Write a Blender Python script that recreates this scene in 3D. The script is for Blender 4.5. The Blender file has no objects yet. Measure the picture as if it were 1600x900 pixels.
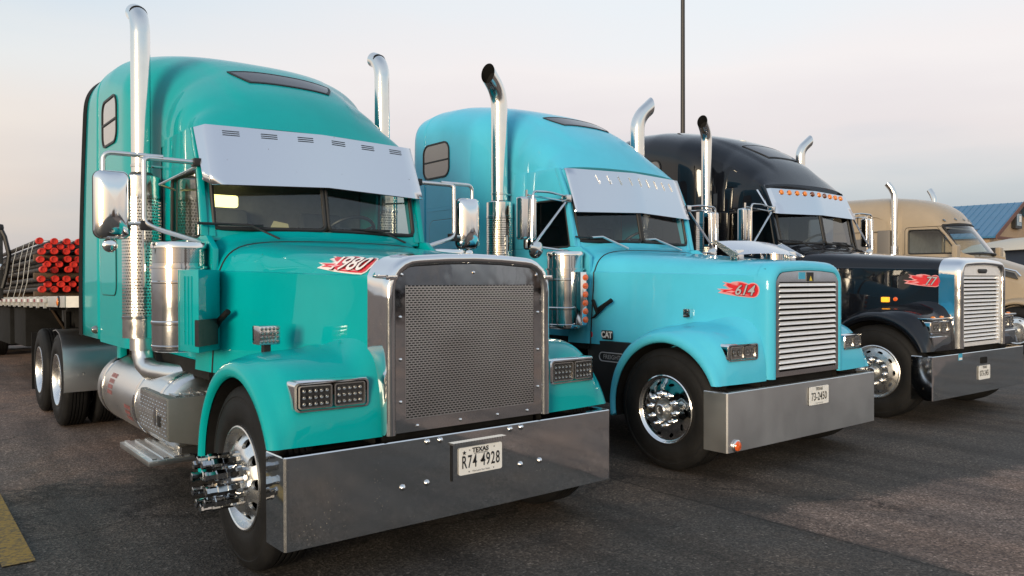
import bpy, bmesh, math, random
from mathutils import Vector, Matrix
PI = math.pi
R = math.radians
rnd = random.Random(7)
scene = bpy.context.scene
COL = scene.collection

# ------------------------------------------------------------------ camera, sky, sun, exposure
CAM = Vector((-3.8346, 2.7665, 1.6687))
YAW, PITCH, ROLL = -0.6756, -0.0101, -0.0025
cd = bpy.data.cameras.new('camera')
cd.sensor_width = 36
cd.lens = 1218.07 / 1600 * 36
cd.clip_start = 0.05
cd.clip_end = 3000
camo = bpy.data.objects.new('camera', cd)
COL.objects.link(camo)
fw = Vector((math.cos(YAW) * math.cos(PITCH), math.sin(YAW) * math.cos(PITCH), math.sin(PITCH)))
rt = fw.cross(Vector((0, 0, 1))).normalized()
up = rt.cross(fw)
rt, up = math.cos(ROLL) * rt + math.sin(ROLL) * up, -math.sin(ROLL) * rt + math.cos(ROLL) * up
camo.matrix_world = Matrix(((rt.x, up.x, -fw.x, CAM.x), (rt.y, up.y, -fw.y, CAM.y), (rt.z, up.z, -fw.z, CAM.z), (0, 0, 0, 1)))
scene.camera = camo

SUN_AZ = math.atan2(0.87, -0.50)      # direction towards the sun in the x-y plane (left of and behind the camera)
SUN_EL = R(6.0)
world = bpy.data.worlds.new('World')
scene.world = world
world.use_nodes = True
wn, wl = world.node_tree.nodes, world.node_tree.links
wn.clear()
w_out = wn.new('ShaderNodeOutputWorld')
w_bg = wn.new('ShaderNodeBackground')
w_sky = wn.new('ShaderNodeTexSky')
w_sky.sky_type = 'NISHITA'
w_sky.sun_disc = False
w_sky.sun_elevation = SUN_EL
w_sky.sun_rotation = PI / 2 - SUN_AZ
w_sky.air_density = 1.0
w_sky.dust_density = 2.0
w_sky.ozone_density = 1.0
w_bg.inputs['Strength'].default_value = 0.12
# twilight arch: a band of rose above a grey-blue foot, the same all round the horizon
geo = wn.new('ShaderNodeTexCoord')
sep = wn.new('ShaderNodeSeparateXYZ')
wl.new(geo.outputs['Generated'], sep.inputs[0])
nz = wn.new('ShaderNodeTexNoise')
nz.inputs['Scale'].default_value = 1.6
nz.inputs['Detail'].default_value = 5
nmap = wn.new('ShaderNodeMapping')
nmap.inputs['Scale'].default_value = (1, 1, 5)
wl.new(geo.outputs['Generated'], nmap.inputs[0])
wl.new(nmap.outputs[0], nz.inputs['Vector'])
nadd = wn.new('ShaderNodeMath'); nadd.operation = 'MULTIPLY_ADD'
nadd.inputs[1].default_value = 0.16; 
wl.new(nz.outputs['Fac'], nadd.inputs[0])
wl.new(sep.outputs['Z'], nadd.inputs[2])
nsub = wn.new('ShaderNodeMath'); nsub.operation = 'SUBTRACT'; nsub.inputs[1].default_value = 0.08
wl.new(nadd.outputs[0], nsub.inputs[0])
def sky_ramp(pts):
    r_ = wn.new('ShaderNodeValToRGB')
    wl.new(nsub.outputs[0], r_.inputs[0])
    e_ = r_.color_ramp.elements
    e_[0].position, e_[0].color = pts[0][0], (*pts[0][1], 1)
    e_[1].position, e_[1].color = pts[-1][0], (*pts[-1][1], 1)
    for p_, c_ in pts[1:-1]:
        q_ = e_.new(p_); q_.color = (*c_, 1)
    return r_
# opposite the sun: grey-blue foot with the rose belt above it; towards the sun the foot turns peach
ramp_far = sky_ramp([(0.0, (0.24, 0.29, 0.41)), (0.07, (0.29, 0.34, 0.46)), (0.12, (0.45, 0.45, 0.52)), (0.17, (0.68, 0.58, 0.59)), (0.25, (0.80, 0.71, 0.69)), (0.345, (0.73, 0.75, 0.77)), (0.55, (0.58, 0.64, 0.72)), (0.8, (0.50, 0.57, 0.68)), (1.0, (0.34, 0.42, 0.54))])
ramp_near = sky_ramp([(0.0, (0.42, 0.45, 0.50)), (0.06, (0.54, 0.52, 0.54)), (0.10, (0.74, 0.59, 0.53)), (0.155, (0.80, 0.69, 0.61)), (0.23, (0.72, 0.73, 0.72)), (0.345, (0.49, 0.61, 0.72)), (0.55, (0.55, 0.63, 0.72)), (0.8, (0.50, 0.57, 0.68)), (1.0, (0.34, 0.42, 0.54))])
dotn = wn.new('ShaderNodeVectorMath'); dotn.operation = 'DOT_PRODUCT'
wl.new(geo.outputs['Generated'], dotn.inputs[0]); dotn.inputs[1].default_value = (math.cos(SUN_AZ), math.sin(SUN_AZ), 0)
azr = wn.new('ShaderNodeMapRange'); azr.interpolation_type = 'SMOOTHSTEP'
azr.inputs['From Min'].default_value = -0.92; azr.inputs['From Max'].default_value = -0.40
wl.new(dotn.outputs['Value'], azr.inputs['Value'])
rmix = wn.new('ShaderNodeMix'); rmix.data_type = 'RGBA'
wl.new(azr.outputs[0], rmix.inputs['Factor']); wl.new(ramp_far.outputs[0], rmix.inputs['A']); wl.new(ramp_near.outputs[0], rmix.inputs['B'])
mixw = wn.new('ShaderNodeMix'); mixw.data_type = 'RGBA'
scl = wn.new('ShaderNodeMix'); scl.data_type = 'RGBA'; scl.blend_type = 'MULTIPLY'
scl.inputs['Factor'].default_value = 1.0
wl.new(rmix.outputs['Result'], scl.inputs['A'])
scl.inputs['B'].default_value = (9.1, 9.1, 9.1, 1)
mixw.inputs['Factor'].default_value = 0.65
wl.new(w_sky.outputs[0], mixw.inputs['A'])
wl.new(scl.outputs['Result'], mixw.inputs['B'])
wl.new(mixw.outputs['Result'], w_bg.inputs['Color'])
wl.new(w_bg.outputs[0], w_out.inputs[0])

sd = bpy.data.lights.new('sun', 'SUN')
sd.energy = 2.3
sd.angle = R(20)
sd.color = (1.0, 0.84, 0.62)
sun = bpy.data.objects.new('sun', sd)
COL.objects.link(sun)
sdir = Vector((math.cos(SUN_AZ) * math.cos(SUN_EL), math.sin(SUN_AZ) * math.cos(SUN_EL), math.sin(SUN_EL)))
sun.rotation_euler = sdir.to_track_quat('Z', 'Y').to_euler()
sun.location = sdir * 60

scene.view_settings.view_transform = 'Standard'
scene.view_settings.look = 'None'
scene.view_settings.exposure = 0.5
scene.view_settings.gamma = 1.0
scene.view_settings.use_curve_mapping = False
scene.cycles.max_bounces = 8
scene.cycles.glossy_bounces = 5
scene.cycles.transparent_max_bounces = 16
scene.cycles.caustics_reflective = False
scene.cycles.caustics_refractive = False
scene.cycles.use_denoising = True
scene.cycles.sample_clamp_indirect = 6

# ------------------------------------------------------------------ materials
MATS = {}
def pmat(name, color, rough=0.5, metal=0.0, coat=0.0, coat_r=0.05, spec=0.5, var=0.0, vscale=6.0, rvar=0.0, bump=0.0, bscale=40.0, emit=None, estr=0.0, flake=0.0, dirt=0.0):
    if name in MATS: return MATS[name]
    m = bpy.data.materials.new(name); m.use_nodes = True
    N, L = m.node_tree.nodes, m.node_tree.links
    b = N['Principled BSDF']
    b.inputs['Base Color'].default_value = (*color, 1)
    b.inputs['Roughness'].default_value = rough
    b.inputs['Metallic'].default_value = metal
    b.inputs['Coat Weight'].default_value = coat
    b.inputs['Coat Roughness'].default_value = coat_r
    b.inputs['Specular IOR Level'].default_value = spec
    if emit:
        b.inputs['Emission Color'].default_value = (*emit, 1)
        b.inputs['Emission Strength'].default_value = estr
    tc = N.new('ShaderNodeTexCoord')
    if var or rvar or dirt:
        n = N.new('ShaderNodeTexNoise'); n.inputs['Scale'].default_value = vscale; n.inputs['Detail'].default_value = 6
        n.inputs['Roughness'].default_value = 0.62
        L.new(tc.outputs['Object'], n.inputs['Vector'])
    if var:
        mr = N.new('ShaderNodeMapRange'); mr.inputs['From Min'].default_value = 0.3; mr.inputs['From Max'].default_value = 0.7
        mr.inputs['To Min'].default_value = 1 - var; mr.inputs['To Max'].default_value = 1 + var
        L.new(n.outputs['Fac'], mr.inputs['Value'])
        mx = N.new('ShaderNodeVectorMath'); mx.operation = 'SCALE'
        mx.inputs[0].default_value = color
        L.new(mr.outputs[0], mx.inputs['Scale'])
        L.new(mx.outputs[0], b.inputs['Base Color'])
    if rvar:
        mr2 = N.new('ShaderNodeMapRange'); mr2.inputs['From Min'].default_value = 0.35; mr2.inputs['From Max'].default_value = 0.72
        mr2.inputs['To Min'].default_value = rough; mr2.inputs['To Max'].default_value = rough + rvar
        L.new(n.outputs['Fac'], mr2.inputs['Value'])
        L.new(mr2.outputs[0], b.inputs['Roughness'])
    if bump:
        n2 = N.new('ShaderNodeTexNoise'); n2.inputs['Scale'].default_value = bscale; n2.inputs['Detail'].default_value = 3
        L.new(tc.outputs['Object'], n2.inputs['Vector'])
        bp = N.new('ShaderNodeBump'); bp.inputs['Strength'].default_value = bump; bp.inputs['Distance'].default_value = 0.01
        L.new(n2.outputs['Fac'], bp.inputs['Height'])
        L.new(bp.outputs[0], b.inputs['Normal'])
    MATS[name] = m
    return m
def paint(name, color, metal=0.0):
    m = pmat(name, color, rough=0.42, metal=metal, coat=0.55, coat_r=0.02, var=0.05, vscale=2.2, spec=0.06)
    N, L = m.node_tree.nodes, m.node_tree.links
    b = N['Principled BSDF']
    b.inputs['Coat IOR'].default_value = 1.5
    if 'peel' not in N:
        tc = N.new('ShaderNodeTexCoord')
        n = N.new('ShaderNodeTexNoise'); n.inputs['Scale'].default_value = 2.6; n.inputs['Detail'].default_value = 1.5
        n.name = 'peel'
        L.new(tc.outputs['Object'], n.inputs['Vector'])
        bp = N.new('ShaderNodeBump'); bp.inputs['Strength'].default_value = 0.12; bp.inputs['Distance'].default_value = 0.02
        L.new(n.outputs['Fac'], bp.inputs['Height'])
        L.new(bp.outputs[0], b.inputs['Coat Normal'])
        # road film: a dusty, rougher coat in streaks
        n3 = N.new('ShaderNodeTexNoise'); n3.inputs['Scale'].default_value = 5.0; n3.inputs['Detail'].default_value = 7; n3.inputs['Roughness'].default_value = 0.7
        L.new(tc.outputs['Object'], n3.inputs['Vector'])
        mr = N.new('ShaderNodeMapRange'); mr.inputs['From Min'].default_value = 0.4; mr.inputs['From Max'].default_value = 0.75
        mr.inputs['To Min'].default_value = 0.008; mr.inputs['To Max'].default_value = 0.07
        L.new(n3.outputs['Fac'], mr.inputs['Value'])
        L.new(mr.outputs[0], b.inputs['Coat Roughness'])
    return m
TEAL = paint('teal_paint', (0.0, 0.335, 0.352))
SKYBLUE = paint('sky_blue_paint', (0.075, 0.49, 0.68))
BLACKP = paint('black_paint', (0.004, 0.005, 0.008))
BLACKP.node_tree.nodes['Principled BSDF'].inputs['Coat Weight'].default_value = 1.0
TAN = paint('tan_paint', (0.335, 0.275, 0.205))
CHROME = pmat('chrome', (0.82, 0.82, 0.82), rough=0.035, metal=1, rvar=0.10, vscale=7, bump=0.03, bscale=2.0)
STEEL = pmat('polished_steel', (0.66, 0.66, 0.66), rough=0.06, metal=1, rvar=0.10, vscale=5, bump=0.05, bscale=1.6)
PANELM = pmat('grille_panel_steel', (0.70, 0.69, 0.68), rough=0.03, metal=1, rvar=0.05, vscale=4, bump=0.25, bscale=2.6)
BUMPM = pmat('bumper_steel', (0.80, 0.80, 0.79), rough=0.035, metal=1, rvar=0.07, vscale=2.2, bump=0.10, bscale=1.1)
BUMP2 = pmat('brushed_bumper', (0.70, 0.70, 0.69), rough=0.36, metal=1, rvar=0.1, vscale=2.5)
MESHM = pmat('grille_mesh_steel', (0.66, 0.64, 0.62), rough=0.28, metal=1, rvar=0.1, vscale=4)
def specks(m, scale, thr, col):
    N, L = m.node_tree.nodes, m.node_tree.links; b = N['Principled BSDF']
    tc = N.new('ShaderNodeTexCoord'); v = N.new('ShaderNodeTexVoronoi'); v.inputs['Scale'].default_value = scale
    L.new(tc.outputs['Object'], v.inputs['Vector'])
    n = N.new('ShaderNodeTexNoise'); n.inputs['Scale'].default_value = 3.5; n.inputs['Detail'].default_value = 5; L.new(tc.outputs['Object'], n.inputs['Vector'])
    r_ = N.new('ShaderNodeMapRange'); r_.inputs['From Min'].default_value = 0.42; r_.inputs['From Max'].default_value = 0.75; r_.inputs['To Min'].default_value = 0.0; r_.inputs['To Max'].default_value = thr
    L.new(n.outputs['Fac'], r_.inputs['Value'])
    lt = N.new('ShaderNodeMath'); lt.operation = 'LESS_THAN'; L.new(v.outputs['Distance'], lt.inputs[0]); L.new(r_.outputs[0], lt.inputs[1])
    mx = N.new('ShaderNodeMix'); mx.data_type = 'RGBA'; L.new(lt.outputs[0], mx.inputs['Factor'])
    mx.inputs['A'].default_value = b.inputs['Base Color'].default_value; mx.inputs['B'].default_value = (*col, 1); L.new(mx.outputs['Result'], b.inputs['Base Color'])
    iv = N.new('ShaderNodeMath'); iv.operation = 'SUBTRACT'; iv.inputs[0].default_value = 1.0; L.new(lt.outputs[0], iv.inputs[1]); L.new(iv.outputs[0], b.inputs['Metallic'])
specks(BUMPM, 48, 0.2, (0.20, 0.18, 0.15))
VISM = pmat('visor_steel', (0.72, 0.73, 0.76), rough=0.16, metal=1)
ALU = pmat('brushed_aluminium', (0.74, 0.74, 0.73), rough=0.27, metal=1, rvar=0.10, vscale=3)
SPIKEM = pmat('dark_chrome', (0.46, 0.47, 0.48), rough=0.05, metal=1, rvar=0.06, vscale=9)
STACKM = pmat('stack_chrome', (0.80, 0.79, 0.76), rough=0.10, metal=1, rvar=0.14, vscale=8)
RIMA = pmat('rim_aluminium', (0.80, 0.80, 0.79), rough=0.22, metal=1, rvar=0.15, vscale=10)
BARS = pmat('grille_bar_steel', (0.86, 0.86, 0.87), rough=0.3, metal=0.35, var=0.06, vscale=20)
RUBBER = pmat('tyre_rubber', (0.0085, 0.0085, 0.009), rough=0.66, var=0.45, vscale=5, spec=0.22, bump=0.12, bscale=60)
BLACK = pmat('black_plastic', (0.012, 0.012, 0.013), rough=0.45, var=0.3)
MATTE = pmat('underbody_black', (0.010, 0.010, 0.010), rough=0.85, spec=0.2, var=0.4)
DARKM = pmat('dark_steel', (0.05, 0.05, 0.05), rough=0.5, metal=0.6, var=0.4)
GASKET = pmat('rubber_gasket', (0.013, 0.013, 0.014), rough=0.55)
INTER = pmat('cab_trim', (0.20, 0.20, 0.205), rough=0.7, var=0.2)
SEATM = pmat('seat_fabric', (0.10, 0.105, 0.12), rough=0.9, var=0.3)
specks(VISM, 16, 0.10, (0.12, 0.11, 0.10))
AMBER = pmat('amber_lens', (0.75, 0.22, 0.02), rough=0.12, coat=1, var=0.25, vscale=60)
AMBERLIT = pmat('amber_lit', (0.9, 0.35, 0.02), rough=0.2, emit=(1.0, 0.38, 0.03), estr=0.9)
ADDEDGLOW = pmat('added_yellow_glow', (0.9, 0.8, 0.4), rough=0.4, emit=(1.0, 0.86, 0.30), estr=2.2)  # emissive yellow for a glow added inside the teal cab, not a lamp
AMBERDK = pmat('amber_dark', (0.16, 0.05, 0.02), rough=0.2, coat=1)
ORANGE = pmat('orange_lens', (0.75, 0.12, 0.02), rough=0.12, coat=1, var=0.3, vscale=50)
REDL = pmat('red_lens', (0.45, 0.02, 0.015), rough=0.15, coat=1)
LEDM = pmat('led_optic', (0.30, 0.30, 0.29), rough=0.16, metal=0.85)
LAMPG = pmat('lamp_reflector', (0.30, 0.30, 0.30), rough=0.15, metal=0.8, coat=1)
BOXG = pmat('battery_box_grey', (0.20, 0.21, 0.205), rough=0.42, metal=0.55, var=0.08)
FRAMEG = pmat('lamp_frame', (0.45, 0.44, 0.43), rough=0.25, metal=0.9)
LENSBK = pmat('lens_housing', (0.03, 0.03, 0.032), rough=0.18, coat=1)
PLATE = pmat('plate_white', (0.78, 0.78, 0.76), rough=0.4, var=0.04, vscale=20)
INK = pmat('plate_ink', (0.012, 0.012, 0.014), rough=0.5)
DRED = pmat('decal_red', (0.62, 0.012, 0.018), rough=0.35, coat=0.6)
DPINK = pmat('decal_pink', (0.72, 0.30, 0.32), rough=0.35, coat=0.6)
DWHITE = pmat('decal_white', (0.80, 0.74, 0.72), rough=0.35, coat=0.6)
DSHADE = pmat('decal_shade', (0.10, 0.015, 0.02), rough=0.35, coat=0.6)
DGREY = pmat('decal_grey', (0.40, 0.40, 0.42), rough=0.35, coat=0.6)
WHITE = pmat('white_paint', (0.78, 0.78, 0.77), rough=0.35, var=0.05)
STICKB = pmat('sticker_blue', (0.05, 0.36, 0.56), rough=0.4)
YELL = pmat('sticker_yellow', (0.75, 0.58, 0.08), rough=0.4)
REDS = pmat('sticker_red', (0.60, 0.03, 0.05), rough=0.45)
FADED = pmat('faded_red_print', (0.34, 0.13, 0.13), rough=0.5, metal=0.3, var=0.4, vscale=30)
BROWNM = pmat('interior_card', (0.62, 0.55, 0.30), rough=0.7)
MUFF = pmat('muffler_dark', (0.10, 0.095, 0.085), rough=0.5, metal=0.7, var=0.3)

def glass_mat(name, tint, refl=1.0):
    m = bpy.data.materials.new(name); m.use_nodes = True
    N, L = m.node_tree.nodes, m.node_tree.links
    N.clear()
    o = N.new('ShaderNodeOutputMaterial'); t = N.new('ShaderNodeBsdfTransparent'); g = N.new('ShaderNodeBsdfGlossy')
    mx = N.new('ShaderNodeMixShader'); lw = N.new('ShaderNodeLayerWeight'); lw.inputs['Blend'].default_value = 0.5
    t.inputs[0].default_value = (*tint, 1)
    g.inputs['Roughness'].default_value = 0.015
    pw = N.new('ShaderNodeMath'); pw.operation = 'POWER'; pw.inputs[1].default_value = 5.0; L.new(lw.outputs['Facing'], pw.inputs[0])
    fr = N.new('ShaderNodeMath'); fr.operation = 'MULTIPLY_ADD'; fr.inputs[1].default_value = 0.957; fr.inputs[2].default_value = 0.043; L.new(pw.outputs[0], fr.inputs[0])
    mt = N.new('ShaderNodeMath'); mt.operation = 'MULTIPLY'; mt.inputs[1].default_value = refl; mt.use_clamp = True
    L.new(fr.outputs[0], mt.inputs[0]); L.new(mt.outputs[0], mx.inputs[0]); L.new(t.outputs[0], mx.inputs[1]); L.new(g.outputs[0], mx.inputs[2])
    L.new(mx.outputs[0], o.inputs[0])
    return m
GLASS = glass_mat('window_glass', (0.80, 0.85, 0.83), 1.9)
TINTED = glass_mat('tinted_glass', (0.16, 0.165, 0.17), 0.45)

# ------------------------------------------------------------------ mesh helpers
class MB:
    def __init__(s): s.v = []; s.f = []
    def add(s, vs, fs):
        o = len(s.v); s.v += [tuple(p) for p in vs]; s.f += [tuple(i + o for i in q) for q in fs]; return s
    def box(s, x0, x1, y0, y1, z0, z1):
        return s.add([(x0, y0, z0), (x1, y0, z0), (x1, y1, z0), (x0, y1, z0), (x0, y0, z1), (x1, y0, z1), (x1, y1, z1), (x0, y1, z1)],
                     [(0, 3, 2, 1), (4, 5, 6, 7), (0, 1, 5, 4), (1, 2, 6, 5), (2, 3, 7, 6), (3, 0, 4, 7)])
    def hexa(s, p):  # eight corners, bottom ring then top ring
        return s.add(p, [(0, 3, 2, 1), (4, 5, 6, 7), (0, 1, 5, 4), (1, 2, 6, 5), (2, 3, 7, 6), (3, 0, 4, 7)])
    def prism(s, poly, fn, a, b):  # poly of 2-D points, fn(u,v,w)->xyz, between w=a and w=b
        n = len(poly)
        vs = [fn(u, v, a) for u, v in poly] + [fn(u, v, b) for u, v in poly]
        return s.add(vs, [tuple(range(n))[::-1], tuple(range(n, 2 * n))] + [(i, (i + 1) % n, n + (i + 1) % n, n + i) for i in range(n)])
    def grid(s, rows, close_u=False, cap=False):
        n = len(rows[0]); o = len(s.v)
        for r_ in rows: s.v += [tuple(p) for p in r_]
        for i in range(len(rows) - 1):
            for j in range(n if close_u else n - 1):
                k = (j + 1) % n
                s.f.append((o + i * n + j, o + i * n + k, o + (i + 1) * n + k, o + (i + 1) * n + j))
        if cap:
            s.f.append(tuple(o + j for j in range(n))[::-1]); s.f.append(tuple(o + (len(rows) - 1) * n + j for j in range(n)))
        return s
    def tube(s, path, r, n=10, cap=True, rfun=None):
        P = [Vector(p) for p in path]
        rows = []; prev = None
        for i, p in enumerate(P):
            t = (P[min(i + 1, len(P) - 1)] - P[max(i - 1, 0)]).normalized()
            if prev is None:
                a = Vector((0, 0, 1)) if abs(t.z) < 0.9 else Vector((1, 0, 0))
                u = t.cross(a).normalized()
            else:
                u = (prev - t * prev.dot(t)).normalized()
            prev = u; w = t.cross(u)
            rr = rfun(i) if rfun else r
            rows.append([p + (u * math.cos(2 * PI * k / n) + w * math.sin(2 * PI * k / n)) * rr for k in range(n)])
        return s.grid(rows, True, cap)
    def lathe(s, prof, org, axis, n=24, ref=None, cap=False, a0=0, a1=2 * PI):
        ax = Vector(axis).normalized(); org = Vector(org)
        a = Vector(ref) if ref else (Vector((0, 0, 1)) if abs(ax.z) < 0.9 else Vector((1, 0, 0)))
        u = (a - ax * a.dot(ax)).normalized(); w = ax.cross(u)
        rows = []
        full = abs(a1 - a0 - 2 * PI) < 1e-6
        m = n if full else n + 1
        for r_, h in prof:
            rows.append([org + ax * h + (u * math.cos(a0 + (a1 - a0) * k / n) + w * math.sin(a0 + (a1 - a0) * k / n)) * r_ for k in range(m)])
        return s.grid(rows, full, cap)
    def build(s, name, mat, parent=None, bevel=0, seg=2, angle=32, normals=True, shade=True, weld=False):
        me = bpy.data.meshes.new(name)
        bm = bmesh.new()
        vs = [bm.verts.new(p) for p in s.v]
        for f in s.f:
            try: bm.faces.new([vs[i] for i in f])
            except ValueError: pass
        if weld: bmesh.ops.remove_doubles(bm, verts=bm.verts, dist=1e-5)
        if normals: bmesh.ops.recalc_face_normals(bm, faces=bm.faces)
        if bevel:
            ed = [e for e in bm.edges if len(e.link_faces) == 2 and e.calc_face_angle(0) > R(28)]
            bmesh.ops.bevel(bm, geom=ed, offset=bevel, segments=seg, affect='EDGES', profile=0.6, clamp_overlap=True)
        bm.to_mesh(me); bm.free()
        if shade:
            me.polygons.foreach_set('use_smooth', [True] * len(me.polygons))
            me.set_sharp_from_angle(angle=R(angle))
        me.materials.append(mat)
        return link(name, me, parent)
def link(name, me, parent=None):
    o = bpy.data.objects.new(name, me); COL.objects.link(o)
    if parent: o.parent = parent
    return o
def empty(name, parent=None, loc=(0, 0, 0), rz=0, sc=1):
    o = bpy.data.objects.new(name, None); COL.objects.link(o)
    o.location = loc; o.rotation_euler = (0, 0, rz); o.scale = (sc, sc, sc)
    o.empty_display_size = 0.2
    if parent: o.parent = parent
    return o
def tag(o, label, cat, group=None):
    o['label'] = label; o['category'] = cat
    if group: o['group'] = group
    return o
def dup(o, parent=None, loc=None, rot=None):
    c = o.copy(); COL.objects.link(c); c.parent = parent
    if loc is not None: c.location = loc
    if rot is not None: c.rotation_euler = rot
    return c
def rrect(w, h, r, n=5, cx=0, cy=0):
    P = []
    for sx, sy, a in ((1, 1, 0), (-1, 1, 90), (-1, -1, 180), (1, -1, 270)):
        for k in range(n + 1):
            t = R(a + 90 * k / n)
            P.append((cx + sx * (w / 2 - r) + r * math.cos(t), cy + sy * (h / 2 - r) + r * math.sin(t)))
    return P
def interp(x, pts):
    if x <= pts[0][0]: return pts[0][1]
    for (a, b), (c, d) in zip(pts, pts[1:]):
        if x <= c:
            t = (x - a) / (c - a); return b + (d - b) * t
    return pts[-1][1]
def smooth_interp(x, pts):
    # monotone-ish cubic through points
    if x <= pts[0][0]: return pts[0][1]
    if x >= pts[-1][0]: return pts[-1][1]
    n = len(pts)
    for i in range(n - 1):
        if x <= pts[i + 1][0]: break
    def sl(k):
        if k <= 0: return (pts[1][1] - pts[0][1]) / (pts[1][0] - pts[0][0])
        if k >= n - 1: return (pts[-1][1] - pts[-2][1]) / (pts[-1][0] - pts[-2][0])
        a = (pts[k][1] - pts[k - 1][1]) / (pts[k][0] - pts[k - 1][0]); b = (pts[k + 1][1] - pts[k][1]) / (pts[k + 1][0] - pts[k][0])
        return 0 if a * b <= 0 else 2 * a * b / (a + b)
    x0, y0 = pts[i]; x1, y1 = pts[i + 1]; h = x1 - x0; t = (x - x0) / h
    m0, m1 = sl(i) * h, sl(i + 1) * h
    return (2 * t ** 3 - 3 * t ** 2 + 1) * y0 + (t ** 3 - 2 * t ** 2 + t) * m0 + (-2 * t ** 3 + 3 * t ** 2) * y1 + (t ** 3 - t ** 2) * m1
def arc_path(pts, rad, n=6):
    # round the corners of a polyline
    P = [Vector(p) for p in pts]; out = [P[0]]
    for a, b, c in zip(P, P[1:], P[2:]):
        d0 = (a - b); d1 = (c - b); l = min(rad, d0.length * 0.49, d1.length * 0.49)
        p0 = b + d0.normalized() * l; p1 = b + d1.normalized() * l
        for k in range(n + 1):
            t = k / n
            out.append(p0 * (1 - t) ** 2 + b * 2 * t * (1 - t) + p1 * t * t)
    out.append(P[-1])
    return out
def text_tris(body, size, shear=0.0, spacing=1.0, xs=1.0, bold=0.0):
    cu = bpy.data.curves.new('t', 'FONT'); cu.body = body; cu.size = size; cu.shear = shear
    cu.align_x = 'CENTER'; cu.align_y = 'CENTER'; cu.space_character = spacing; cu.offset = bold
    cu.resolution_u = 3
    o = bpy.data.objects.new('t', cu); COL.objects.link(o)
    bpy.context.view_layer.update()
    me = bpy.data.meshes.new_from_object(o)
    vs = [(v.co.x * xs, v.co.y) for v in me.vertices]; fs = [tuple(p.vertices) for p in me.polygons]
    bpy.data.objects.remove(o); bpy.data.curves.remove(cu); bpy.data.meshes.remove(me)
    return vs, fs
def lettering(name, body, size, fn, mat, parent, **k):
    vs, fs = text_tris(body, size, **k)
    m = MB(); m.add([fn(u, v) for u, v in vs], fs)
    return m.build(name, mat, parent, normals=False, shade=False)
def perforated(m, nu, nv, fn, hole_u=0.66, hole_v=0.45):
    # a sheet over the unit square with staggered slots left open
    for j in range(nv):
        v0, v1 = j / nv, (j + 1) / nv; vm = v0 + (v1 - v0) * (1 - hole_v)
        for i in range(nu):
            u0, u1 = i / nu, (i + 1) / nu
            m.add([fn(u0, v0), fn(u1, v0), fn(u1, vm), fn(u0, vm)], [(0, 1, 2, 3)])
        off = 0.5 if j % 2 else 0.0
        for i in range(nu + 1):
            c = (i + off) / nu; a = c - (1 - hole_u) / 2 / nu; b = c + (1 - hole_u) / 2 / nu
            a = max(a, 0); b = min(b, 1)
            if b > a: m.add([fn(a, vm), fn(b, vm), fn(b, v1), fn(a, v1)], [(0, 1, 2, 3)])
        if off:
            m.add([fn(0, vm), fn(0.17 / nu, vm), fn(0.17 / nu, v1), fn(0, v1)], [(0, 1, 2, 3)])

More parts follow.
